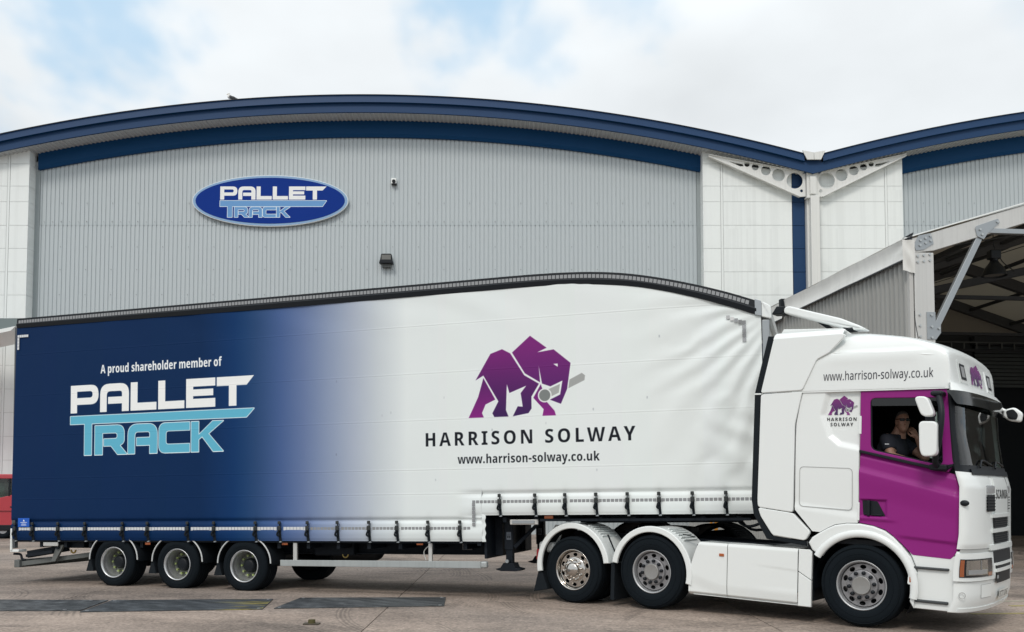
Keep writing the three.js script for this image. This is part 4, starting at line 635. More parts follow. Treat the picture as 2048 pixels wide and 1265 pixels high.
// point of the nose at height y, t from 0 (near side) to pi (far side), pushed out by o
function nose(y, t, o = 0) {
  const xs = lerpTab(XS, y), xf = lerpTab(XF, y), zi = lerpTab(ZI, y), h = WK / 2 - zi, s = Math.pow(Math.abs(Math.sin(t)), 2 / EXP), c = Math.sign(Math.cos(t)) * Math.pow(Math.abs(Math.cos(t)), 2 / EXP);
  return [xs + (xf - xs + o * .75) * s, y, -zi - h * (1 - c) + (c > 0 ? 1 : -1) * o * Math.abs(c)];
}
const tz = (z) => { const c = 1 + z / (WK / 2); return Math.acos(Math.sign(c) * Math.pow(Math.min(1, Math.abs(c)), EXP / 2)); };
const noseGrid = (y0, y1, z0, z1, o = 0, nu = 24, nv = 8) => { const a = tz(z0), b = tz(z1); return grid(nu, nv, (u, v) => nose(mix(typeof y0 === 'function' ? y0(u) : y0, typeof y1 === 'function' ? y1(u) : y1, v), mix(a, b, u), typeof o === 'function' ? o(u, v) : o)); };
// a patch of the nose with thickness: face plus edges back to the skin
const nosePatch = (y0, y1, z0, z1, o, back = 0, nu = 20) => merge([noseGrid(y0, y1, z0, z1, o, nu, 6), noseGrid(y1, y1, z0, z1, (u, v) => mix(o, back, v), nu, 1), noseGrid(y0, y0, z0, z1, (u, v) => mix(back, o, v), nu, 1), noseGrid(y0, y1, z0, z0, (u) => mix(back, o, u), 1, 6), noseGrid(y0, y1, z1, z1, (u) => mix(o, back, u), 1, 6)]);
{
  // upper cab and roof, lofted
  const yr = [2.905, 2.95, 3.0, 3.1, 3.2, 3.24, 3.28, 3.31, 3.33, 3.345, 3.36, 3.385, 3.42, 3.445, 3.47, 3.495, 3.52, 3.54, 3.56, 3.58, 3.6, 3.62, 3.64, 3.66, 3.68, 3.7, 3.715, 3.725, 3.735];
  part(truck, 'cab_top', grid(110, yr.length - 1, (u, v) => {
    const y = yr[Math.round(v * (yr.length - 1))], zi = lerpTab(ZI, y), xs = lerpTab(XS, y), rear = -1.0; let p;
    if (u < .28) p = [mix(rear, xs, u / .28), y, -zi]; else if (u > .72) p = [mix(xs, rear, (u - .72) / .28), y, -WK + zi]; else p = nose(y, (u - .28) / .44 * Math.PI);
    const ridge = .022 * sstep(3.385, 3.36, y) * sstep(3.15, 3.345, y) * sstep(-.75, -.35, p[0]) * sstep(.75, .5, p[0]);  // swage above the lettering
    if (u < .28) p[2] += .012 + ridge * .9; return p;
  }), mat.paint);
  part(truck, 'ledge', merge([box2(-.95, .93, 2.885, 2.91, -.06, .008)]), mat.paint);
  part(truck, 'roof_line', tube([[-.42, 3.372, -.004], [.1, 3.345, .004], [.6, 3.305, .004], [.76, 3.29, -.004]], .011, 6, 20), mat.paint);
  const url = ctex(canvas(1024, 160, (c, w, h) => { c.clearRect(0, 0, w, h); c.fillStyle = '#100f26'; fit(c, 'www.harrison-solway.co.uk', 6, w - 6, 112, 84, '500'); c.strokeStyle = '#100f26'; c.lineWidth = 3; })); 
  const decal = (x0, x1, y0, y1, z, tex) => part(truck, 'lettering', grid(1, 1, (u, v) => [mix(x0, x1, u), mix(y0, y1, v), z]), M({ map: tex, alphaTest: .5, roughness: .45, transparent: false }));
  decal(-.55, .765, 2.965, 3.17, .0165, url);
  // side panel behind the door, with a shallow pocket round the small logo
  const pocket = [[-.514, 2.96], [-.54, 2.79], [-.585, 2.6], [-.485, 2.32], [-.352, 2.207], [-.06, 2.147], [0, 2.14], [0, 3.0]];
  const bot = (x) => lerpTab([[-.89, 1.4], [-.655, 1.135], [-.56, 1.13], [-.46, 1.19], [-.374, 1.235], [-.23, 1.262], [-.088, 1.27]], x);
  const left = (y) => lerpTab([[1.1, -.89], [2.3, -.89], [2.5, -.885], [2.75, -.84], [2.92, -.80]], y);
  part(truck, 'side_panel', grid(90, 150, (u, v) => { const xa = mix(-.885, -.094, u), y = mix(bot(xa), 2.9, v), x = y < 1.42 ? xa : mix(left(y), -.094, u), d = -sdPoly(x, y, pocket); const lowBulge = .014 * sstep(1.42, 1.3, y + .12 * (x + .09)); return [x, y, -.006 - .04 * sstep(-.01, .075, d) - .012 * sstep(2.1, 1.2, y) + lowBulge]; }), mat.paint);
  const small = ctex(canvas(512, 512, (c, w, h) => { c.clearRect(0, 0, w, h); animalLogo(c, 20, 300, 232, '#e4e8e7'); c.fillStyle = '#14131f'; fit(c, 'HARRISON', 30, 476, 388, 50, 'bold', 'sans-serif', 14); fit(c, 'SOLWAY', 84, 422, 466, 50, 'bold', 'sans-serif', 14); }));
  decal(-.535, -.105, 2.42, 2.85, -.0395, small);
  part(truck, 'locker_seam', (() => { const o = roundPoly([[-.835, 1.442], [-.162, 1.416], [-.168, 1.938], [-.835, 1.95]], .06, 6), i = roundPoly([[-.829, 1.449], [-.169, 1.424], [-.175, 1.931], [-.829, 1.943]], .055, 6); return ext(o, .004, .0, 0, [i]).translate(0, 0, -.003); })(), mat.gap);
  // rear side fairing in three pieces with a black rubber edge
  const edge = { top: [[-1.195, 3.60], [-1.36, 2.895], [-.806, 2.915], [-.625, 3.3], [-.475, 3.372], [-.29, 3.56], [-.275, 3.6], [-.34, 3.61]], mid: [[-1.362, 2.88], [-1.383, 1.5], [-1.375, 1.41], [-.905, 1.36], [-.9, 2.48], [-.81, 2.9]], low: [[-1.374, 1.4], [-1.335, 1.29], [-1.17, 1.055], [-.74, 1.012], [-.672, 1.125], [-.905, 1.35]] };
  for (const k of ['top', 'mid', 'low']) part(truck, 'side_fairing', ext(roundPoly(edge[k], .035, 4), .06, k === 'top' ? .032 : .02, .01), mat.paint);
  part(truck, 'side_fairing', merge([grid(14, 6, (u, v) => { const a = v * 1.45; return [mix(-1.2 + .02 * v, -.3, u), 3.585 + .1 * Math.sin(a), .024 - .16 * (1 - Math.cos(a))]; })]), mat.paint);
  part(truck, 'fairing_fin', ext([[-1.2, 3.62], [-1.13, 3.74], [-.36, 3.7], [-.25, 3.62]], .03, -.14, .006), mat.paint);
  part(truck, 'rubber_edge', ext([[-1.2, 3.635], [-1.37, 2.888], [-1.392, 1.5], [-1.345, 1.29], [-1.178, 1.045], [-.74, 1.0], [-.73, .945], [-1.255, 1.0], [-1.44, 1.31], [-1.472, 1.5], [-1.456, 2.89], [-1.285, 3.64]], .05, .0, .01), mat.blackMatt);
  part(truck, 'edge_clip', rb2(-1.455, -1.36, 2.876, 2.896, -.05, .006, .004), mat.paint);
  // inside shell: back, far side, floor
  const dark = M({ color: lin(.008, .01, .013), roughness: .9 });
  part(truck, 'rear_wall', merge([box2(-.98, -.93, 1.05, 3.3, -WK + .05, -.06), box2(-.93, .9, 3.05, 3.08, -WK + .06, -.06)]), dark);
  part(truck, 'inner_side', merge([box2(-.93, -.0, 1.15, 2.98, -.075, -.062)]), dark);
  part(truck, 'cab_floor', box2(-.95, 1.05, 1.0, 1.06, -WK + .05, -.06), dark);
  const farWin = roundPoly([[.06, 2.15], [.86, 2.0], [.83, 2.78], [.06, 2.79]], .06);
  part(truck, 'far_side', ext([[-1.2, 1.2], [1.05, 1.05], [1.05, 1.9], [.93, 2.9], [-1.2, 2.9]], .04, -WK + .04, .005, [farWin]), mat.paint); part(truck, 'far_lining', ext([[-.95, 1.1], [1.0, 1.1], [1.0, 1.9], [.88, 2.95], [-.95, 2.95]], .01, -WK + .055, 0, [farWin]), dark); part(truck, 'far_window', ext(farWin, .005, -WK + .02, 0), mat.glass);
  part(truck, 'far_fairing', box2(-1.4, -.9, 1.05, 3.6, -WK, -WK + .05), mat.paint);
  // door: lower skin with creases, window frame with an open window
  const sill = (x) => lerpTab([[-.088, 2.135], [.728, 1.952], [.93, 1.905], [1.06, 1.87]], x), dbot = (x) => lerpTab([[-.088, 1.275], [.08, 1.25], [.227, 1.205], [.32, 1.14], [.41, 1.06], [.54, .925], [.96, .905], [1.0, .95], [1.066, 1.055]], x);
  const door = part(truck, 'door', merge([grid(80, 110, (u, v) => {
    const x = mix(-.084, 1.064, u), b = dbot(x), t = sill(x), y = mix(b, t, v), c1 = 1.87 - .245 * x, c2 = 1.135 - .07 * (x - .4), c3 = 1.35 - .02 * x;
    let z = -.004; z += .02 * sstep(c1 - .3, c1, y) * sstep(c1 + .05, c1, y); z -= .016 * sstep(c1 + .02, c1 + .09, y); z -= .03 * sstep(t - .07, t, y);
    z += x > .3 ? -.022 * sstep(c2 + .02, c2 - .03, y) * sstep(.3, .5, x) : 0; z -= .018 * sstep(c3 - .02, c3 - .06, y) * sstep(.42, .2, x); z -= .02 * sstep(1.0, 1.066, x);
    const hx = (x - .085) / .15, hy = (y - 1.455) / .1; z -= .03 * sstep(1.15, .85, Math.max(Math.abs(hx), Math.abs(hy)));
    return [x, y, z];
  }), ext([[-.088, 2.14], [.93, 1.912], [.985, 2.0], [.94, 2.48], [.93, 2.76], [.905, 2.885], [-.088, 2.885]], .05, -.012, .008, [roundPoly([[.044, 2.165], [.868, 1.985], [.838, 2.785], [.03, 2.797]], .07, 6)])]), mat.purple, 'purple driver door with an open window');
  part(door, 'door_seam', merge([bar([-.09, 1.28, -.012], [-.09, 2.88, -.02], .01, .006), bar([1.068, 1.05, -.02], [1.062, 1.87, -.02], .01, .008)]), mat.gap);
  part(door, 'window_seal', ext(roundPoly([[.036, 2.16], [.876, 1.978], [.846, 2.793], [.022, 2.805]], .07, 6), .03, -.03, .004, [roundPoly([[.056, 2.175], [.858, 2.0], [.828, 2.775], [.043, 2.787]], .06, 6)]), mat.black);
  part(door, 'rain_guard', ext(roundPoly([[.045, 2.70], [.835, 2.69], [.832, 2.785], [.045, 2.795]], .02), .006, -.02, .001), mat.smoke);
  part(door, 'sill_trim', ext([[-.088, 2.165], [.73, 1.985], [.80, 1.97], [.985, 2.01], [.985, 1.985], [.90, 1.915], [.77, 1.925], [.71, 1.95], [-.088, 2.13]], .04, .006, .008), mat.black);
  const hn = part(door, 'door_handle', ext(roundPoly([[-.05, 1.552], [.13, 1.54], [.232, 1.352], [-.038, 1.372]], .02), .012, -.026, .003), mat.black); 
  part(door, 'handle_grip', merge([rb2(.012, .05, 1.36, 1.55, -.03, .012, .012), rb2(.06, .19, 1.37, 1.385, -.03, -.005, .004), rb2(-.03, .01, 1.375, 1.39, -.03, -.01, .004)]), mat.black);
  part(door, 'hinge_plate', rb2(-.1, -.075, 1.3, 1.52, -.01, .006, .004), mat.paint); part(door, 'hinge_plate', rb2(-.105, -.07, 2.36, 2.58, -.05, -.006, .004), mat.paint);
  // black A-pillar, windscreen, lower corner panels and grille
  part(truck, 'windscreen_pillar', merge([noseGrid(1.93, 2.91, 0, -.035, .002, 8, 10), noseGrid(1.93, 2.91, -WK + .06, -WK, .002, 8, 10), noseGrid(1.9, 2.0, -.0, -WK, .008, 50, 3), noseGrid(2.83, 2.92, 0, -WK, .004, 50, 3), grid(3, 6, (u, v) => { const y = mix(1.9, 2.9, v), a = lerpTab([[1.9, 1.01], [2.0, .975], [2.48, .935], [2.9, .905]], y); return [mix(a, lerpTab(XS, y) + .03, u), y, -.012]; })]), mat.black);
  part(truck, 'windscreen', noseGrid(1.96, 2.88, -.03, -WK + .06, .0, 60, 12), P({ color: lin(.42, .5, .48), roughness: .01, transmission: 1, thickness: 0, ior: 1.52 }));
  part(truck, 'wiper', merge([tube([nose(1.98, tz(-.5), .04), nose(2.06, tz(-.62), .03), nose(2.02, tz(-1.05), .03)], .012, 6), tube([nose(1.98, tz(-1.2), .04), nose(2.06, tz(-1.35), .03), nose(2.02, tz(-1.8), .03)], .012, 6)]), mat.black);
  part(truck, 'scuttle', merge([nosePatch(1.89, 1.955, -.22, -WK + .22, .035, 0)]), mat.black);
  part(truck, 'corner_panel', merge([grid(40, 40, (u, v) => { const z0 = tz(0), z1 = tz(-.72), t = mix(z0, z1, u), top = 1.925 - .02 * u, y = mix(1.03, top, v); const o = .012 + .02 * Math.sin(Math.min(1, u * 3) * 1.57) * sstep(0, .06, v) * sstep(1, .9, v); return nose(y, t, o); })]), mat.paint);
  part(truck, 'corner_panel', noseGrid(1.03, 1.91, -WK + .72, -WK, .02, 20, 10), mat.paint);
  part(truck, 'indicator', (() => { const p = nose(1.56, tz(-.012), .03); return new THREE.SphereGeometry(.05, 16, 10).scale(1, .7, .5).translate(p[0] + .015, p[1], p[2]); })(), mat.black);
  part(truck, 'front_panel', nosePatch(1.03, 1.9, -.7, -WK + .7, .012, -.02, 30), mat.paint);
  part(truck, 'badge_panel', nosePatch(1.42, 1.87, -.88, -WK + .88, .04, 0, 24), mat.paint);
  part(truck, 'badge_lettering', (() => { const a = tz(-.9), b = tz(-1.58); return grid(20, 4, (u, v) => nose(mix(1.6, 1.735, v), mix(a, b, u), .0435)); })(), M({ alphaTest: .5, roughness: .3, map: ctex(canvas(512, 128, (c, w, h) => { c.clearRect(0, 0, w, h); c.fillStyle = '#23272b'; fit(c, 'SCANIA', 6, w - 6, 116, 104, 'bold'); })) }));
  for (const s of [[-.52, -.84], [-WK + .84, -WK + .52]]) { part(truck, 'side_grille', noseGrid(1.46, 1.66, s[0], s[1], s[0] > -1 ? .048 : .015, 10, 4), mat.black); for (let i = 0; i < 5; i++) part(truck, 'grille_slat', nosePatch(1.475 + i * .036, 1.487 + i * .036, s[0], s[1], s[0] > -1 ? .058 : .02, .01, 8), mat.blackMatt); part(truck, 'upper_lamp', nosePatch(1.68, 1.77, s[0], s[1], s[0] > -1 ? .046 : .02, 0, 8), mat.silver); }
  for (const [a, b] of [[1.255, 1.385], [1.07, 1.205]]) { part(truck, 'grille_opening', noseGrid(a, b, -.84, -WK + .84, .028, 24, 3), mat.black); for (let i = 1; i < 5; i++) part(truck, 'grille_slat', nosePatch(mix(a, b, i / 5) - .004, mix(a, b, i / 5) + .004, -.86, -WK + .86, .036, .02, 12), mat.blackMatt); part(truck, 'grille_frame', merge([nosePatch(b, b + .045, -.72, -WK + .72, .05, 0, 20)]), mat.paint); }
  part(truck, 'grille_frame', nosePatch(1.0, 1.062, -.62, -WK + .62, .05, 0, 20), mat.paint); part(truck, 'badge_shadow_strip', noseGrid(1.395, 1.42, -.84, -WK + .84, .045, 20, 1), mat.black);
  // bumper with wraparound headlamps
  part(truck, 'bumper', merge([noseGrid(.3, 1.0, 0, -WK, 0, 70, 10), noseGrid(.29, .3, 0, -WK, (u, v) => -.02 * (1 - v), 70, 1)]), mat.paint);
  part(truck, 'bumper_lip', nosePatch(.3, .345, -.03, -WK + .03, .012, -.01, 50), mat.paint);
  part(truck, 'bumper_gap', noseGrid(.985, 1.035, -.005, -WK + .005, .004, 60, 1), mat.gap);
  part(truck, 'lamp_surround', merge([nosePatch(.66, .98, -.0, -.8, .028, 0, 26)]), mat.paint);
  part(truck, 'lamp_surround', nosePatch(.66, .98, -WK + .8, -WK, .028, 0, 26), mat.paint);
  for (const [a, b, near] of [[-.012, -.66, true], [-WK + .66, -WK + .012, false]]) {
    const hl = part(truck, 'headlamp', nosePatch(.705, .915, a, b, .034, 0, 20), mat.black);
    const k = (f) => mix(a, b, near ? f : 1 - f);
    part(hl, 'indicator_lens', nosePatch(.715, .905, k(.005), k(.05), .04, .03, 8), mat.amber); part(hl, 'indicator_lens', nosePatch(.712, .755, k(.78), k(.97), .04, .03, 8), mat.amber);
    part(hl, 'reflector', nosePatch(.73, .9, k(.08), k(.76), .041, .03, 12), mat.chrome); part(hl, 'reflector', nosePatch(.74, .79, k(.12), k(.7), .05, .03, 12), mat.silver); part(hl, 'lamp_divider', nosePatch(.75, .895, k(.46), k(.49), .047, .04, 4), mat.rimGrey);
    part(hl, 'clear_lens', noseGrid(.708, .912, a, b, .056, 16, 4), mat.lens);
  }
  part(truck, 'grille_opening', noseGrid(.845, .985, -.74, -WK + .74, .03, 24, 3), mat.black); part(truck, 'grille_opening', noseGrid(.775, .815, -.84, -WK + .84, .034, 24, 2), mat.black); part(truck, 'grille_opening', noseGrid(.6, .735, -.84, -WK + .84, .03, 24, 3), mat.black);
  part(truck, 'bumper_bar', nosePatch(.815, .845, -.8, -WK + .8, .05, 0, 20), mat.paint); part(truck, 'bumper_bar', nosePatch(.735, .775, -.8, -WK + .8, .05, 0, 20), mat.paint);
  part(truck, 'bumper_seam', merge([noseGrid(.652, .66, -.005, -.8, .012, 24, 1), noseGrid(.452, .612, -.35, -.68, .003, 10, 1)]), mat.gap);
  part(truck, 'fog_cover', nosePatch(.458, .606, -.358, -.672, .007, 0, 10), mat.paint); part(truck, 'sensor_ring', (() => { const p = nose(.5, tz(-.02), 0); return new THREE.TorusGeometry(.035, .004, 8, 24).rotateY(.5).translate(p[0] + .02, p[1], p[2] + .012); })(), mat.gap);
  part(truck, 'number_plate', noseGrid(.4, .51, -.98, -1.5, .03, 10, 2), M({ roughness: .4, map: ctex(canvas(512, 112, (c, w, h) => { c.fillStyle = '#d9dad6'; c.fillRect(0, 0, w, h); c.fillStyle = '#15171a'; fit(c, 'YT77 OHC', 22, w - 22, 94, 76, 'bold'); })) }));
  part(truck, 'model_badge', noseGrid(.66, .7, -.78, -.86, .06, 4, 1), mat.galv);
  // roof lamps, emblem, visor
  for (const [a, b] of [[-.34, -.68], [-WK + .68, -WK + .34]]) { part(truck, 'roof_lamp_surround', nosePatch(2.99, 3.26, a, b, .012, 0, 10), mat.paint); const l = part(truck, 'roof_lamp', noseGrid(3.03, 3.22, mix(a, b, .18), mix(a, b, .86), .02, 10, 4), mat.black); part(l, 'lamp_glass', nosePatch(3.06, 3.19, mix(a, b, .28), mix(a, b, .7), .026, .015, 8), mat.silver); }
  part(truck, 'front_emblem', (() => { const a = tz(-.84), b = tz(-1.66); return grid(20, 10, (u, v) => nose(mix(3.0, 3.3, v), mix(a, b, u), .012)); })(), M({ alphaTest: .5, roughness: .45, map: ctex(canvas(512, 320, (c, w, h) => { c.clearRect(0, 0, w, h); animalLogo(c, 0, 312, 246, '#e4e8e7'); })) }));
  part(truck, 'visor_top', merge([noseGrid(2.86, 2.95, 0, -WK, (u, v) => mix(.1, .055, v) * sstep(0, .05, u) * sstep(1, .95, u), 60, 4), noseGrid(2.95, 2.96, 0, -WK, (u, v) => mix(.055, 0, v), 60, 2), noseGrid(2.855, 2.86, 0, -WK, (u, v) => mix(.02, .1, v), 60, 1)]), mat.paint);
  part(truck, 'visor', noseGrid((u) => 2.86 - .13 * sstep(0, .12, u) * sstep(1, .88, u) - .03, 2.86, 0, -WK, (u, v) => .1 + .02 * (1 - v), 60, 4), P({ color: lin(.025, .03, .033), roughness: .12, transmission: .5, thickness: 0 }));
  // mirrors
  const arm = part(truck, 'mirror_arm', merge([rb2(.76, .9, 2.79, 2.85, -.02, .18, .03), tube([[.84, 2.82, .12], [.9, 2.6, .22], [.88, 2.3, .22], [.82, 2.02, .14], [.84, 1.95, 0]], .035, 10, 30), rb2(.74, .93, 1.93, 2.0, -.02, .1, .02), rb2(.72, .82, 2.46, 2.56, .14, .24, .03)]), mat.black);
  const head = (pts) => ext(roundPoly(pts, .06, 6), .13, .33, .018);
  part(truck, 'mirror', head([[.62, 2.775], [.765, 2.775], [.852, 2.545], [.71, 2.535, .09]]), mat.paint, 'upper white mirror head beside the driver window'); part(truck, 'mirror', head([[.678, 2.49], [.88, 2.485], [.874, 2.09], [.72, 2.08, .06], [.69, 2.16, .06]]), mat.paint, 'lower large white mirror head beside the driver window');
  part(truck, 'mirror_back', merge([ext(roundPoly([[.65, 2.76], [.76, 2.765], [.85, 2.54], [.73, 2.535]], .05), .03, .205, .008), ext(roundPoly([[.69, 2.48], [.87, 2.48], [.868, 2.1], [.72, 2.08]], .05), .03, .205, .008)]), mat.black);
  { const at = (x, y, z) => [x, y, z]; const fm = part(truck, 'front_mirror', merge([ext(roundPoly([[1.16, 2.77], [1.28, 2.8], [1.38, 2.72], [1.36, 2.6], [1.22, 2.62], [1.14, 2.68]], .04, 5), .1, -1.95, .03), tube([[1.06, 2.86, -1.95], [1.12, 2.78, -2.0], [1.2, 2.74, -2.0]], .022, 8)]), mat.paint); part(fm, 'mirror_glass', ext(roundPoly([[1.18, 2.75], [1.27, 2.775], [1.33, 2.7], [1.31, 2.63], [1.21, 2.645]], .03), .012, -1.942, .002), mat.smoke); }
  part(truck, 'far_mirror', merge([rb2(.7, .84, 2.1, 2.75, -WK - .36, -WK - .16, .05), rb2(.75, .82, 2.7, 2.76, -WK - .2, -WK, .02)]), mat.black);
  // roof air deflector, a thin wing carried above the rear of the roof
  part(truck, 'air_deflector', merge([(() => { const q = [[-1.2, 4.06], [-1.13, 4.075], [-.85, 3.985], [-.45, 3.86], [-.2, 3.745], [-.12, 3.69], [-.34, 3.7], [-.6, 3.79], [-.95, 3.905], [-1.2, 3.985]]; return ext(roundPoly(q, .03, 3), .2, -.3, .02); })()]), mat.paint);
  part(truck, 'deflector_edge', ext(roundPoly([[-1.37, 3.98], [-1.3, 4.085], [-1.17, 4.07], [-1.23, 3.975]], .012, 3), .2, -.3, .012), mat.black);
  part(truck, 'deflector_strut', merge([bar([-.8, 3.88, -.5], [-.55, 3.7, -.5], .03, .05), rb2(-.42, -.28, 3.69, 3.74, -.5, -.3, .01), rb2(-.9, -.45, 3.58, 3.66, -2.1, -.45, .03)]), mat.black);
  part(truck, 'aerial', tube([[.35, 3.62, -.9], [.31, 3.85, -.9], [.3, 3.98, -.9]], .005, 6), mat.black);
  // arches, steps, skirts
  const cx = -.045, cy = .52, Ra = .585, arc = (r, a0, a1, n = 24) => Array.from({ length: n + 1 }, (_, i) => { const a = mix(a0, a1, i / n) * D2R; return [cx + r * Math.cos(a), cy + r * Math.sin(a)]; });
  const flare = [[.44, .3], ...arc(Ra, -14, 148, 30).map((p) => p), [-.65, .9], [-.70, .99], [-.655, 1.06], [-.56, 1.125], [-.46, 1.185], [-.374, 1.228], [-.23, 1.256], [-.07, 1.262], [.09, 1.24], [.23, 1.19], [.33, 1.12], [.42, 1.03], [.51, .92], [.53, .89], [.6, .72], [.57, .3]];
  part(truck, 'wheel_arch', ext(flare.filter((p, i) => !(i === 0)).concat([]).slice(0), .12, .012, .02), mat.paint);
  part(truck, 'arch_lip', merge([grid(40, 4, (u, v) => { const a = mix(-10, 150, u) * D2R, b = v * Math.PI; return [cx + (Ra + .035 + .045 * Math.cos(b)) * Math.cos(a), cy + (Ra + .035 + .045 * Math.cos(b)) * Math.sin(a), .012 + .03 * Math.sin(b)]; })]), mat.paint);
  part(truck, 'arch_liner', grid(40, 4, (u, v) => { const a = mix(-30, 190, u) * D2R; return [cx + (Ra + .01) * Math.cos(a), cy + (Ra + .01) * Math.sin(a), mix(-.05, -.75, v)]; }), mat.black);
  part(truck, 'arch_well', merge([box2(-.72, .55, .3, 1.25, -.8, -.75), box2(-.74, -.66, .25, 1.05, -.75, -.1)]), mat.black);
  part(truck, 'arch_lamp', merge([ext(roundPoly([[.50, .58], [.545, .575], [.575, .66], [.55, .735], [.515, .73]], .02), .02, .03, .006)]), mat.paint); part(truck, 'arch_lamp', rb2(.522, .552, .6, .71, .0, .036, .012), mat.amber);
  const stepBox = part(truck, 'step_panel', merge([ext([[.56, .3], [1.0, .3], [1.02, .66], [1.03, .94], [.52, .94], [.6, .74]], .06, -.03, .01, [roundPoly([[.585, .40], [.93, .40], [.965, .60], [.9, .625], [.585, .64]], .02)]), ext([[.53, .9], [.97, .9], [1.02, .99], [1.05, 1.05], [.45, 1.05]], .05, -.05, .005)]), mat.paint);
  part(stepBox, 'step_tread', rb2(.555, .95, .765, .795, -.1, .006, .012), mat.chequer); part(stepBox, 'step_tread', rb2(.575, .945, .375, .41, -.16, .0, .012), mat.chequer); part(stepBox, 'step_back', merge([box2(.56, 1.0, .38, .66, -.2, -.18), box2(.95, .97, .38, .64, -.2, -.04)]), mat.paint); part(stepBox, 'step_screw', merge([cylZ(.012, .01, .65, .61, -.175, 10), cylZ(.012, .01, .88, .6, -.175, 10)]), mat.black);
  const skirt = (x0, x1, rear, name = 'side_skirt') => part(truck, name, merge([grid(40, 60, (u, v) => { const x = mix(typeof x0 === 'function' ? x0(mix(.18, .9, v)) : x0, x1, u), y = mix(.182, .9, v); const c = rear ? mix(.46, .33, sstep(-2.42, -1.8, x)) : .33 + .0 * x, c2 = .63 - .06 * (x + .8); let z = -.012 * sstep(.86, .9, y) - .01; z -= .016 * sstep(c + .03, c - .16, y) * (rear ? sstep(-2.45, -2.2, x) : 1); if (!rear) z -= .004 * sstep(c2, c2 - .03, y) * sstep(-1.5, -1.1, x) * (1 - sstep(.4, .3, y)); z -= .05 * sstep(.22, .18, y); return [x, y, z]; }), box2(-2.2, x1, .885, .9, -.35, -.03), box2(typeof x0 === 'function' ? -2.3 : x0, x1, .18, .19, -.3, -.05)]), mat.paint);
  skirt((y) => -2.36 - .0 * y + .15 * Math.pow(clamp((y - .3) / .6), 2), -1.802, true); skirt(-1.794, -.84, false);
  part(truck, 'skirt_end', merge([ext([[-.828, .9], [-.69, .9], [-.655, .87], [-.66, .52], [-.83, .62]], .05, -.004, .008), ext([[-.828, .61], [-.66, .51], [-.66, .18], [-.828, .18]], .05, -.004, .008)]), mat.paint);
  part(truck, 'side_marker', rb2(-1.915, -1.845, .725, .765, -.012, .002, .008), mat.amber);
  part(truck, 'catwalk', merge([box2(-2.4, -.75, .82, .84, -WK + .35, -.33), box2(-1.3, -.8, .86, .9, -WK + .5, -.1)]), mat.chequer);
  part(truck, 'battery_box', rb2(-2.2, -.9, .3, .8, -.8, -.36, .03), mat.black); part(truck, 'fuel_tank', rb2(-2.2, -.9, .3, .85, -WK + .1, -WK + .8, .08), mat.alu);
  for (const z of [-.87, -1.63]) part(truck, 'frame_rail', box2(-4.85, .9, .62, .88, z - .04, z + .04), mat.chassis);
  part(truck, 'engine_block', rb2(-.7, .9, .35, 1.0, -1.6, -.9, .05), mat.black); part(truck, 'rear_crossmember', rb2(-4.9, -4.8, .5, .85, -1.7, -.8, .02), mat.chassis);
  part(truck, 'coupling_plate', merge([(() => { const s = shape(circ(0, 0, .46, 30)); return new THREE.ExtrudeGeometry(s, { depth: .06, bevelEnabled: false }).rotateX(-Math.PI / 2).translate(-3.35, .95, -1.25); })(), box2(-3.9, -3.0, .86, .95, -1.6, -.9)]), mat.black);
  part(truck, 'air_line', merge([tube([[-1.0, 1.9, -1.0], [-1.5, 1.3, -.9], [-2.0, 1.1, -1.0], [-2.4, 1.6, -1.1]], .02), tube([[-1.0, 1.9, -1.2], [-1.5, 1.2, -1.2], [-2.0, 1.05, -1.2], [-2.4, 1.6, -1.2]], .02)]), mat.black);
  // bogie guards
  const bogie = (x, y, Ro, a0, a1, near) => {
    const z0 = near ? .006 : -WK - .006, s = near ? -1 : 1, dz = .62, ring = (r) => Array.from({ length: 31 }, (_, i) => { const a = mix(a0, a1, i / 30) * D2R; return [x + r * Math.cos(a), y + r * Math.sin(a)]; });
    const outer = ring(Ro), inner = ring(Ro - .085).reverse();
    const g = part(truck, 'wheel_guard', merge([ext(outer.concat(inner), .05, near ? z0 : z0 + .05, .014), grid(40, 5, (u, v) => { const a = mix(a0, a1, u) * D2R, rr = Ro - .012; return [x + rr * Math.cos(a), y + rr * Math.sin(a), z0 + s * mix(.02, dz, v)]; })]), near ? mat.paint : mat.blackMatt);
    const ribs = []; for (let i = 0; i < 6; i++) { const a = (72 - i * 5) * D2R; ribs.push(bar([x + Ro * Math.cos(a), y + Ro * Math.sin(a), z0 + s * .14], [x + Ro * Math.cos(a), y + Ro * Math.sin(a), z0 + s * .54], .02, .014)); } part(g, 'guard_rib', ribs, near ? mat.paint : mat.blackMatt); part(g, 'guard_liner', grid(40, 2, (u, v) => { const a = mix(a0, a1, u) * D2R, rr = Ro - .045; return [x + rr * Math.cos(a), y + rr * Math.sin(a), z0 + s * mix(.05, dz, v)]; }), mat.blackMatt);
    return g;
  };
  bogie(-4.27, .405, .64, 192, 8, true); bogie(-2.945, .43, .64, 172, -12, true); bogie(-4.27, .405, .64, 192, 8, false); bogie(-2.945, .43, .64, 172, -12, false);
  part(truck, 'guard_strap', merge([bar([-3.72, .9, -.1], [-3.55, .56, -.12], .03, .012), bar([-2.5, .98, -.1], [-2.42, .94, -.3], .03, .012)]), mat.black);
  part(truck, 'mudflap', ext([[-4.9, .29], [-4.83, .27], [-4.72, .02], [-4.98, -.04]], .55, -.03, .004), mat.blackMatt); part(truck, 'mudflap', box2(-3.62, -3.56, -.03, .5, -.6, -.05), mat.blackMatt);
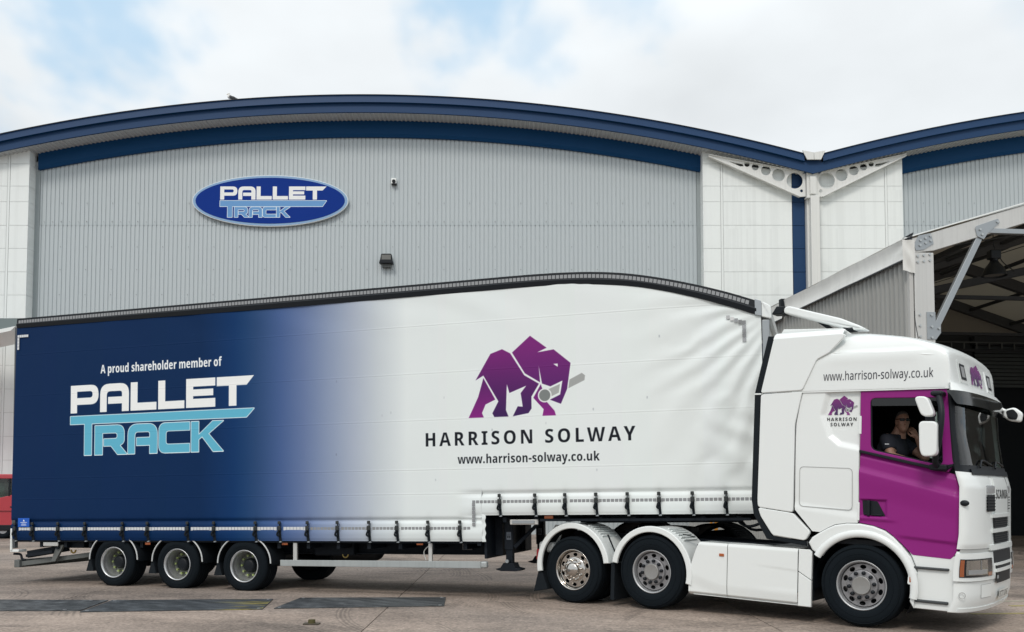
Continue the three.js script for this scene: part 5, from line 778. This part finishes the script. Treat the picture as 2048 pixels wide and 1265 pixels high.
  part(truck, 'rear_lamp', merge([rb2(-5.02, -4.93, .43, .6, -.42, -.12, .02)]), mat.red); part(truck, 'lamp_bracket', merge([rb2(-5.0, -4.7, .56, .72, -.45, -.14, .05), ext([[-4.92, .6], [-4.72, .74], [-4.62, .98], [-4.8, .98], [-4.9, .8]], .03, -.3, .005)]), mat.paint);
  part(truck, 'rear_bar', rb2(-5.2, -4.9, .42, .54, -1.9, -.55, .02), mat.galv);
  part(truck, 'air_reservoir', cylZ(.13, .5, -3.6, .8, -.95, 20), mat.black); part(truck, 'spring_bellows', merge([cylY(.13, .3, -3.3, .6, -.75), cylY(.13, .3, -3.9, .6, -.75)]), mat.black);
  // wheels
  steerWheel(truck, -.045, .51, .005, .5, .37, 'steel'); steerWheel(truck, -2.945, .43, -.01, .515, .34, 'steel'); steerWheel(truck, -4.27, .348, -.01, .495, .34, 'chrome');
  for (const [x, y, R] of [[-.045, .51, .5], [-2.945, .43, .515], [-4.27, .348, .495]]) { const w = part(truck, 'wheel', tyreGeo(R, .28, .36, true), mat.rubber); w.position.set(x, y, -WK + .2); part(w, 'disc', cylZ(.29, .2, 0, 0, 0, 32), mat.black); part(truck, 'axle', cylZ(.08, 2, x, y, -WK / 2, 16), mat.chassis); }
  for (const x of [-4.27]) { const w = part(truck, 'wheel', tyreGeo(.495, .28, .3, true), mat.rubber); w.position.set(x, .348, -.52); }
  // cab interior
  const trim = M({ color: lin(.01, .012, .015), roughness: .85 });
  part(truck, 'dashboard', merge([ext(roundPoly([[.72, 1.9], [.98, 2.0], [1.08, 1.96], [1.05, 1.4], [.85, 1.4]], .05), WK - .3, -.15, .02)]), trim);
  part(truck, 'steering_wheel', (() => { const g = merge([new THREE.TorusGeometry(.225, .016, 10, 40), new THREE.CylinderGeometry(.06, .06, .04, 18).rotateX(Math.PI / 2), box(.4, .03, .02, 0, 0, 0)]); return g.rotateY(-Math.PI / 2).rotateZ(-.75).translate(.66, 2.0, -.62); })(), trim);
  const seat = part(truck, 'driver_seat', merge([rb2(-.2, .36, 1.52, 1.7, -.9, -.36, .07, 4), rb(.16, .8, .52, -.26, 2.05, -.62, .07, 4).applyMatrix4(new THREE.Matrix4())]), trim); part(seat, 'headrest', rb(.1, .22, .3, -.25, 2.56, -.62, .05, 4), trim); part(seat, 'seat_base', rb2(-.1, .28, 1.06, 1.52, -.82, -.42, .04), trim);
  part(truck, 'passenger_seat', merge([rb2(-.2, .36, 1.5, 1.68, -2.1, -1.56, .07, 4), rb(.16, .8, .52, -.26, 2.05, -1.83, .07, 4)]), trim);
}

// ------------------------------------------------------------------ driver
{
  const o = new THREE.Group(); o.name = 'person'; scene.add(tag(o, 'driver in sunglasses and navy polo shirt, hand at chin, behind the purple door', 'person'));
  truck.updateMatrixWorld(true); o.applyMatrix4(truck.matrixWorld.clone().multiply(new THREE.Matrix4().makeTranslation(.2, 1.7, -.58)));
  // local frame of the seat: x forward, y up, z towards the window
  const pelvis = [-.12, .06, 0], chest = [-.06, .46, 0], neck = [0, .68, .02], hd = [.07, .835, .05];
  const shN = [-.075, .61, .2], elN = [-.0, .4, .27], wrN = [.27, .335, .22], shF = [-.02, .61, -.17], elF = [.3, .4, -.12], wrF = [.235, .64, .0];
  const yaw = 1.0, cyw = Math.cos(yaw), syw = Math.sin(yaw);
  const skinM = M({ color: lin(.33, .185, .13), roughness: .55 }), shirt = M({ color: lin(.008, .011, .02), roughness: .85, bumpMap: rep(grainMap, 8, 8), bumpScale: .001 });
  const bodyF = (x, y, z) => {
    const p = [x, y, z]; let d = capsule(p, [-.1, .06, -.09], [-.1, .06, .09], .14, .14);
    d = smin(d, capsule(p, pelvis, chest, .16, .17), .08); d = smin(d, capsule(p, [-.055, .5, -.1], [-.055, .5, .1], .13, .13), .08); d = smin(d, capsule(p, [-.05, .595, -.13], [-.05, .595, .15], .075, .075), .06);
    d = smin(d, capsule(p, [-.02, .63, .01], neck, .07, .06), .05); d = smin(d, capsule(p, neck, [.04, .78, .03], .06, .06), .03);
    for (const [a, b, c] of [[shN, elN, wrN], [shF, elF, wrF]]) { d = smin(d, capsule(p, a, b, .068, .05), .05); d = smin(d, capsule(p, b, c, .05, .032), .025); }
    for (const s of [-1, 1]) { d = smin(d, capsule(p, [-.08, .03, .1 * s], [.38, .0, .14 * s], .1, .075), .06); d = smin(d, capsule(p, [.38, 0, .14 * s], [.42, -.42, .13 * s], .07, .05), .03); d = smin(d, capsule(p, [.42, -.44, .13 * s], [.58, -.49, .13 * s], .055, .04), .03); }
    return d;
  };
  const headF = (x, y, z) => {
    let X = x - hd[0], Y = y - hd[1], Z = z - hd[2]; const fx = X * cyw + Z * syw, fz = -X * syw + Z * cyw, q = [fx, Y, fz];
    let d = Math.hypot(fx / .098, (Y - .02) / .115, fz / .077) * .085 - .085; d = smin(d, Math.hypot((fx - .025) / .072, (Y + .06) / .075, fz / .062) * .065 - .065, .03);
    d = smin(d, capsule(q, [.062, -.104, 0], [.075, -.1, 0], .022, .018), .025); d = smin(d, capsule(q, [.096, .018, 0], [.114, -.024, 0], .012, .015), .014);
    for (const s of [-1, 1]) { d = smin(d, capsule(q, [.062, -.01, .04 * s], [.066, -.02, .042 * s], .02, .018), .02); d = Math.min(d, Math.hypot((fx + .005) / .022, (Y + .005) / .034, (fz - .076 * s) / .011) * .012 - .012); d = Math.max(d, -(Math.hypot(fx - .094, Y - .022, fz - .033 * s) - .014)); }
    d = smin(d, capsule(q, [.096, -.062, -.014], [.096, -.062, .014], .008, .008), .008); d = Math.max(d, -(capsule(q, [.108, -.0625, -.022], [.108, -.0625, .022], .003, .003)));
    d = smin(d, capsule(q, [-.03, -.14, 0], [-.045, -.2, 0], .055, .058), .03); return d;
  };
  const chain = (d, p, pts, r) => { for (let i = 1; i < pts.length; i++) d = smin(d, capsule(p, pts[i - 1], pts[i], r * (1 - .07 * (i - 1)), r * (1 - .07 * i)), .004); return d; };
  const handAt = (o, ux, uy, uz, curl) => (x, y, z) => {               // palm frame: u along the fingers, v across, w out of the back of the hand
    const X = x - o[0], Y = y - o[1], Z = z - o[2], p = [X * ux[0] + Y * ux[1] + Z * ux[2], X * uy[0] + Y * uy[1] + Z * uy[2], X * uz[0] + Y * uz[1] + Z * uz[2]];
    let d = capsule(p, [-.03, 0, 0], [.01, 0, 0], .03, .028); for (const v of [-.03, -.01, .01, .03]) d = smin(d, capsule(p, [.01, v * .6, 0], [.075, v, .004], .017, .0135), .014);
    [[-.031, .032, .024, .018], [-.0105, .043, .028, .02], [.0105, .04, .027, .02], [.031, .034, .023, .018]].forEach(([v, a, b, c], i) => { const k = curl[i], p0 = [.075, v, .004], p1 = [p0[0] + a * Math.cos(k), v, p0[2] - a * Math.sin(k)], p2 = [p1[0] + b * Math.cos(k * 2.1), v, p1[2] - b * Math.sin(k * 2.1)], p3 = [p2[0] + c * Math.cos(k * 2.8), v, p2[2] - c * Math.sin(k * 2.8)]; d = Math.min(d, chain(1e9, p, [p0, p1, p2, p3], .0095)); });
    return smin(d, chain(1e9, p, [[.0, .022, -.006], [.035, .05, -.014], [.065, .055, -.026], [.088, .047, -.034]], .0115), .012);
  };
  const nrm = (a) => { const l = Math.hypot(...a); return a.map((v) => v / l); }, crs = (a, b) => [a[1] * b[2] - a[2] * b[1], a[2] * b[0] - a[0] * b[2], a[0] * b[1] - a[1] * b[0]];
  const frame = (u, w) => { u = nrm(u); let v = nrm(crs(w, u)); return [u, v, nrm(crs(u, v))]; };
  const [fu, fv, fw] = frame([-.45, .72, .1], [.55, .35, .6]), [nu, nv, nw] = frame([.9, -.05, -.25], [0, 1, .3]);
  const g = merge([skin(bodyF, [-.36, -.58, -.34], [.7, .82, .4], .0135), skin(headF, [-.09, .62, -.1], [.25, 1.03, .2], .0045), skin(handAt(wrF.map((v, i) => v + .02 * fu[i]), fu, fv, fw, [.35, .5, .6, .65]), [.08, .56, -.14], [.34, .86, .16], .0045), skin(handAt(wrN.map((v, i) => v + .02 * nu[i]), nu, nv, nw, [.5, .6, .65, .7]), [.2, .2, .05], [.5, .46, .36], .0045)]);
  part(o, 'body', g, skinM);
  const sleeveEnd = .62;
  const shirtF = (x, y, z) => { const p = [x, y, z]; let d = bodyF(x, y, z) - .012; d = Math.max(d, y - .665 - .12 * (z > 0 ? .1 : .1)); d = Math.max(d, .02 - y); for (const [a, b, c] of [[shN, elN, wrN], [shF, elF, wrF]]) { const dir = nrm([b[0] - a[0], b[1] - a[1], b[2] - a[2]]), L = Math.hypot(b[0] - a[0], b[1] - a[1], b[2] - a[2]), t0 = 0, t = ((x - a[0]) * dir[0] + (y - a[1]) * dir[1] + (z - a[2]) * dir[2]) / L; const nearArm = Math.min(capsule(p, a, b, .075, .06), capsule(p, b, c, .06, .05)) < .02; if (nearArm && t > sleeveEnd && x - chest[0] > -.1 && Math.hypot(x - a[0], y - a[1], z - a[2]) > .1) d = Math.max(d, (t - sleeveEnd) * L); d = Math.max(d, .088 - capsule(p, b, c, 0, 0) - (t < sleeveEnd && t > 0 ? .03 : 0)); } return d; };
  part(o, 'polo_shirt', skin(shirtF, [-.4, -.02, -.36], [.5, .74, .42], .0125), shirt);
  const lt = (fx, fy, fz) => [hd[0] + fx * cyw - fz * syw, hd[1] + fy, hd[2] + fx * syw + fz * cyw];
  const rim = []; for (const s of [-1, 1]) rim.push(new RoundedBoxGeometry(.012, .034, .056, 2, .006).rotateY(-.25 * s).translate(.103, .02, .034 * s), bar([.095, .028, .06 * s], [.0, .03, .078 * s], .004, .01)); rim.push(box(.01, .008, .03, .108, .026, 0));
  part(o, 'sunglasses', merge(rim).rotateY(-yaw).translate(...hd), P({ color: lin(.004, .004, .005), roughness: .25, specularIntensity: .5 }));
  part(o, 'hair', skin((x, y, z) => { const X = x - hd[0], Y = y - hd[1], Z = z - hd[2], fx = X * cyw + Z * syw; return Math.max(headF(x, y, z) - .004, .05 - Y + .55 * (fx + .01) * (fx > -.01 ? 1 : .9)); }, [-.1, .78, -.12], [.26, 1.05, .22], .005), M({ color: lin(.11, .1, .09), roughness: .95 }));
  part(o, 'collar', new THREE.TorusGeometry(.068, .016, 8, 28).rotateX(Math.PI / 2 + .15).rotateZ(-.2).translate(-.005, .672, .015), shirt);
  part(o, 'sleeve_logo', rb(.05, .016, .004, -.04, .545, .305, .002), M({ color: lin(.5, .52, .55), roughness: .7 })); part(o, 'trousers', skin((x, y, z) => Math.max(bodyF(x, y, z) - .009, y - .06, x > .38 ? -(y + .42) * .0 - .001 : -1), [-.4, -.44, -.36], [.52, .1, .36], .016), M({ color: lin(.02, .022, .028), roughness: .9 }));
}

renderer.render(scene, camera);
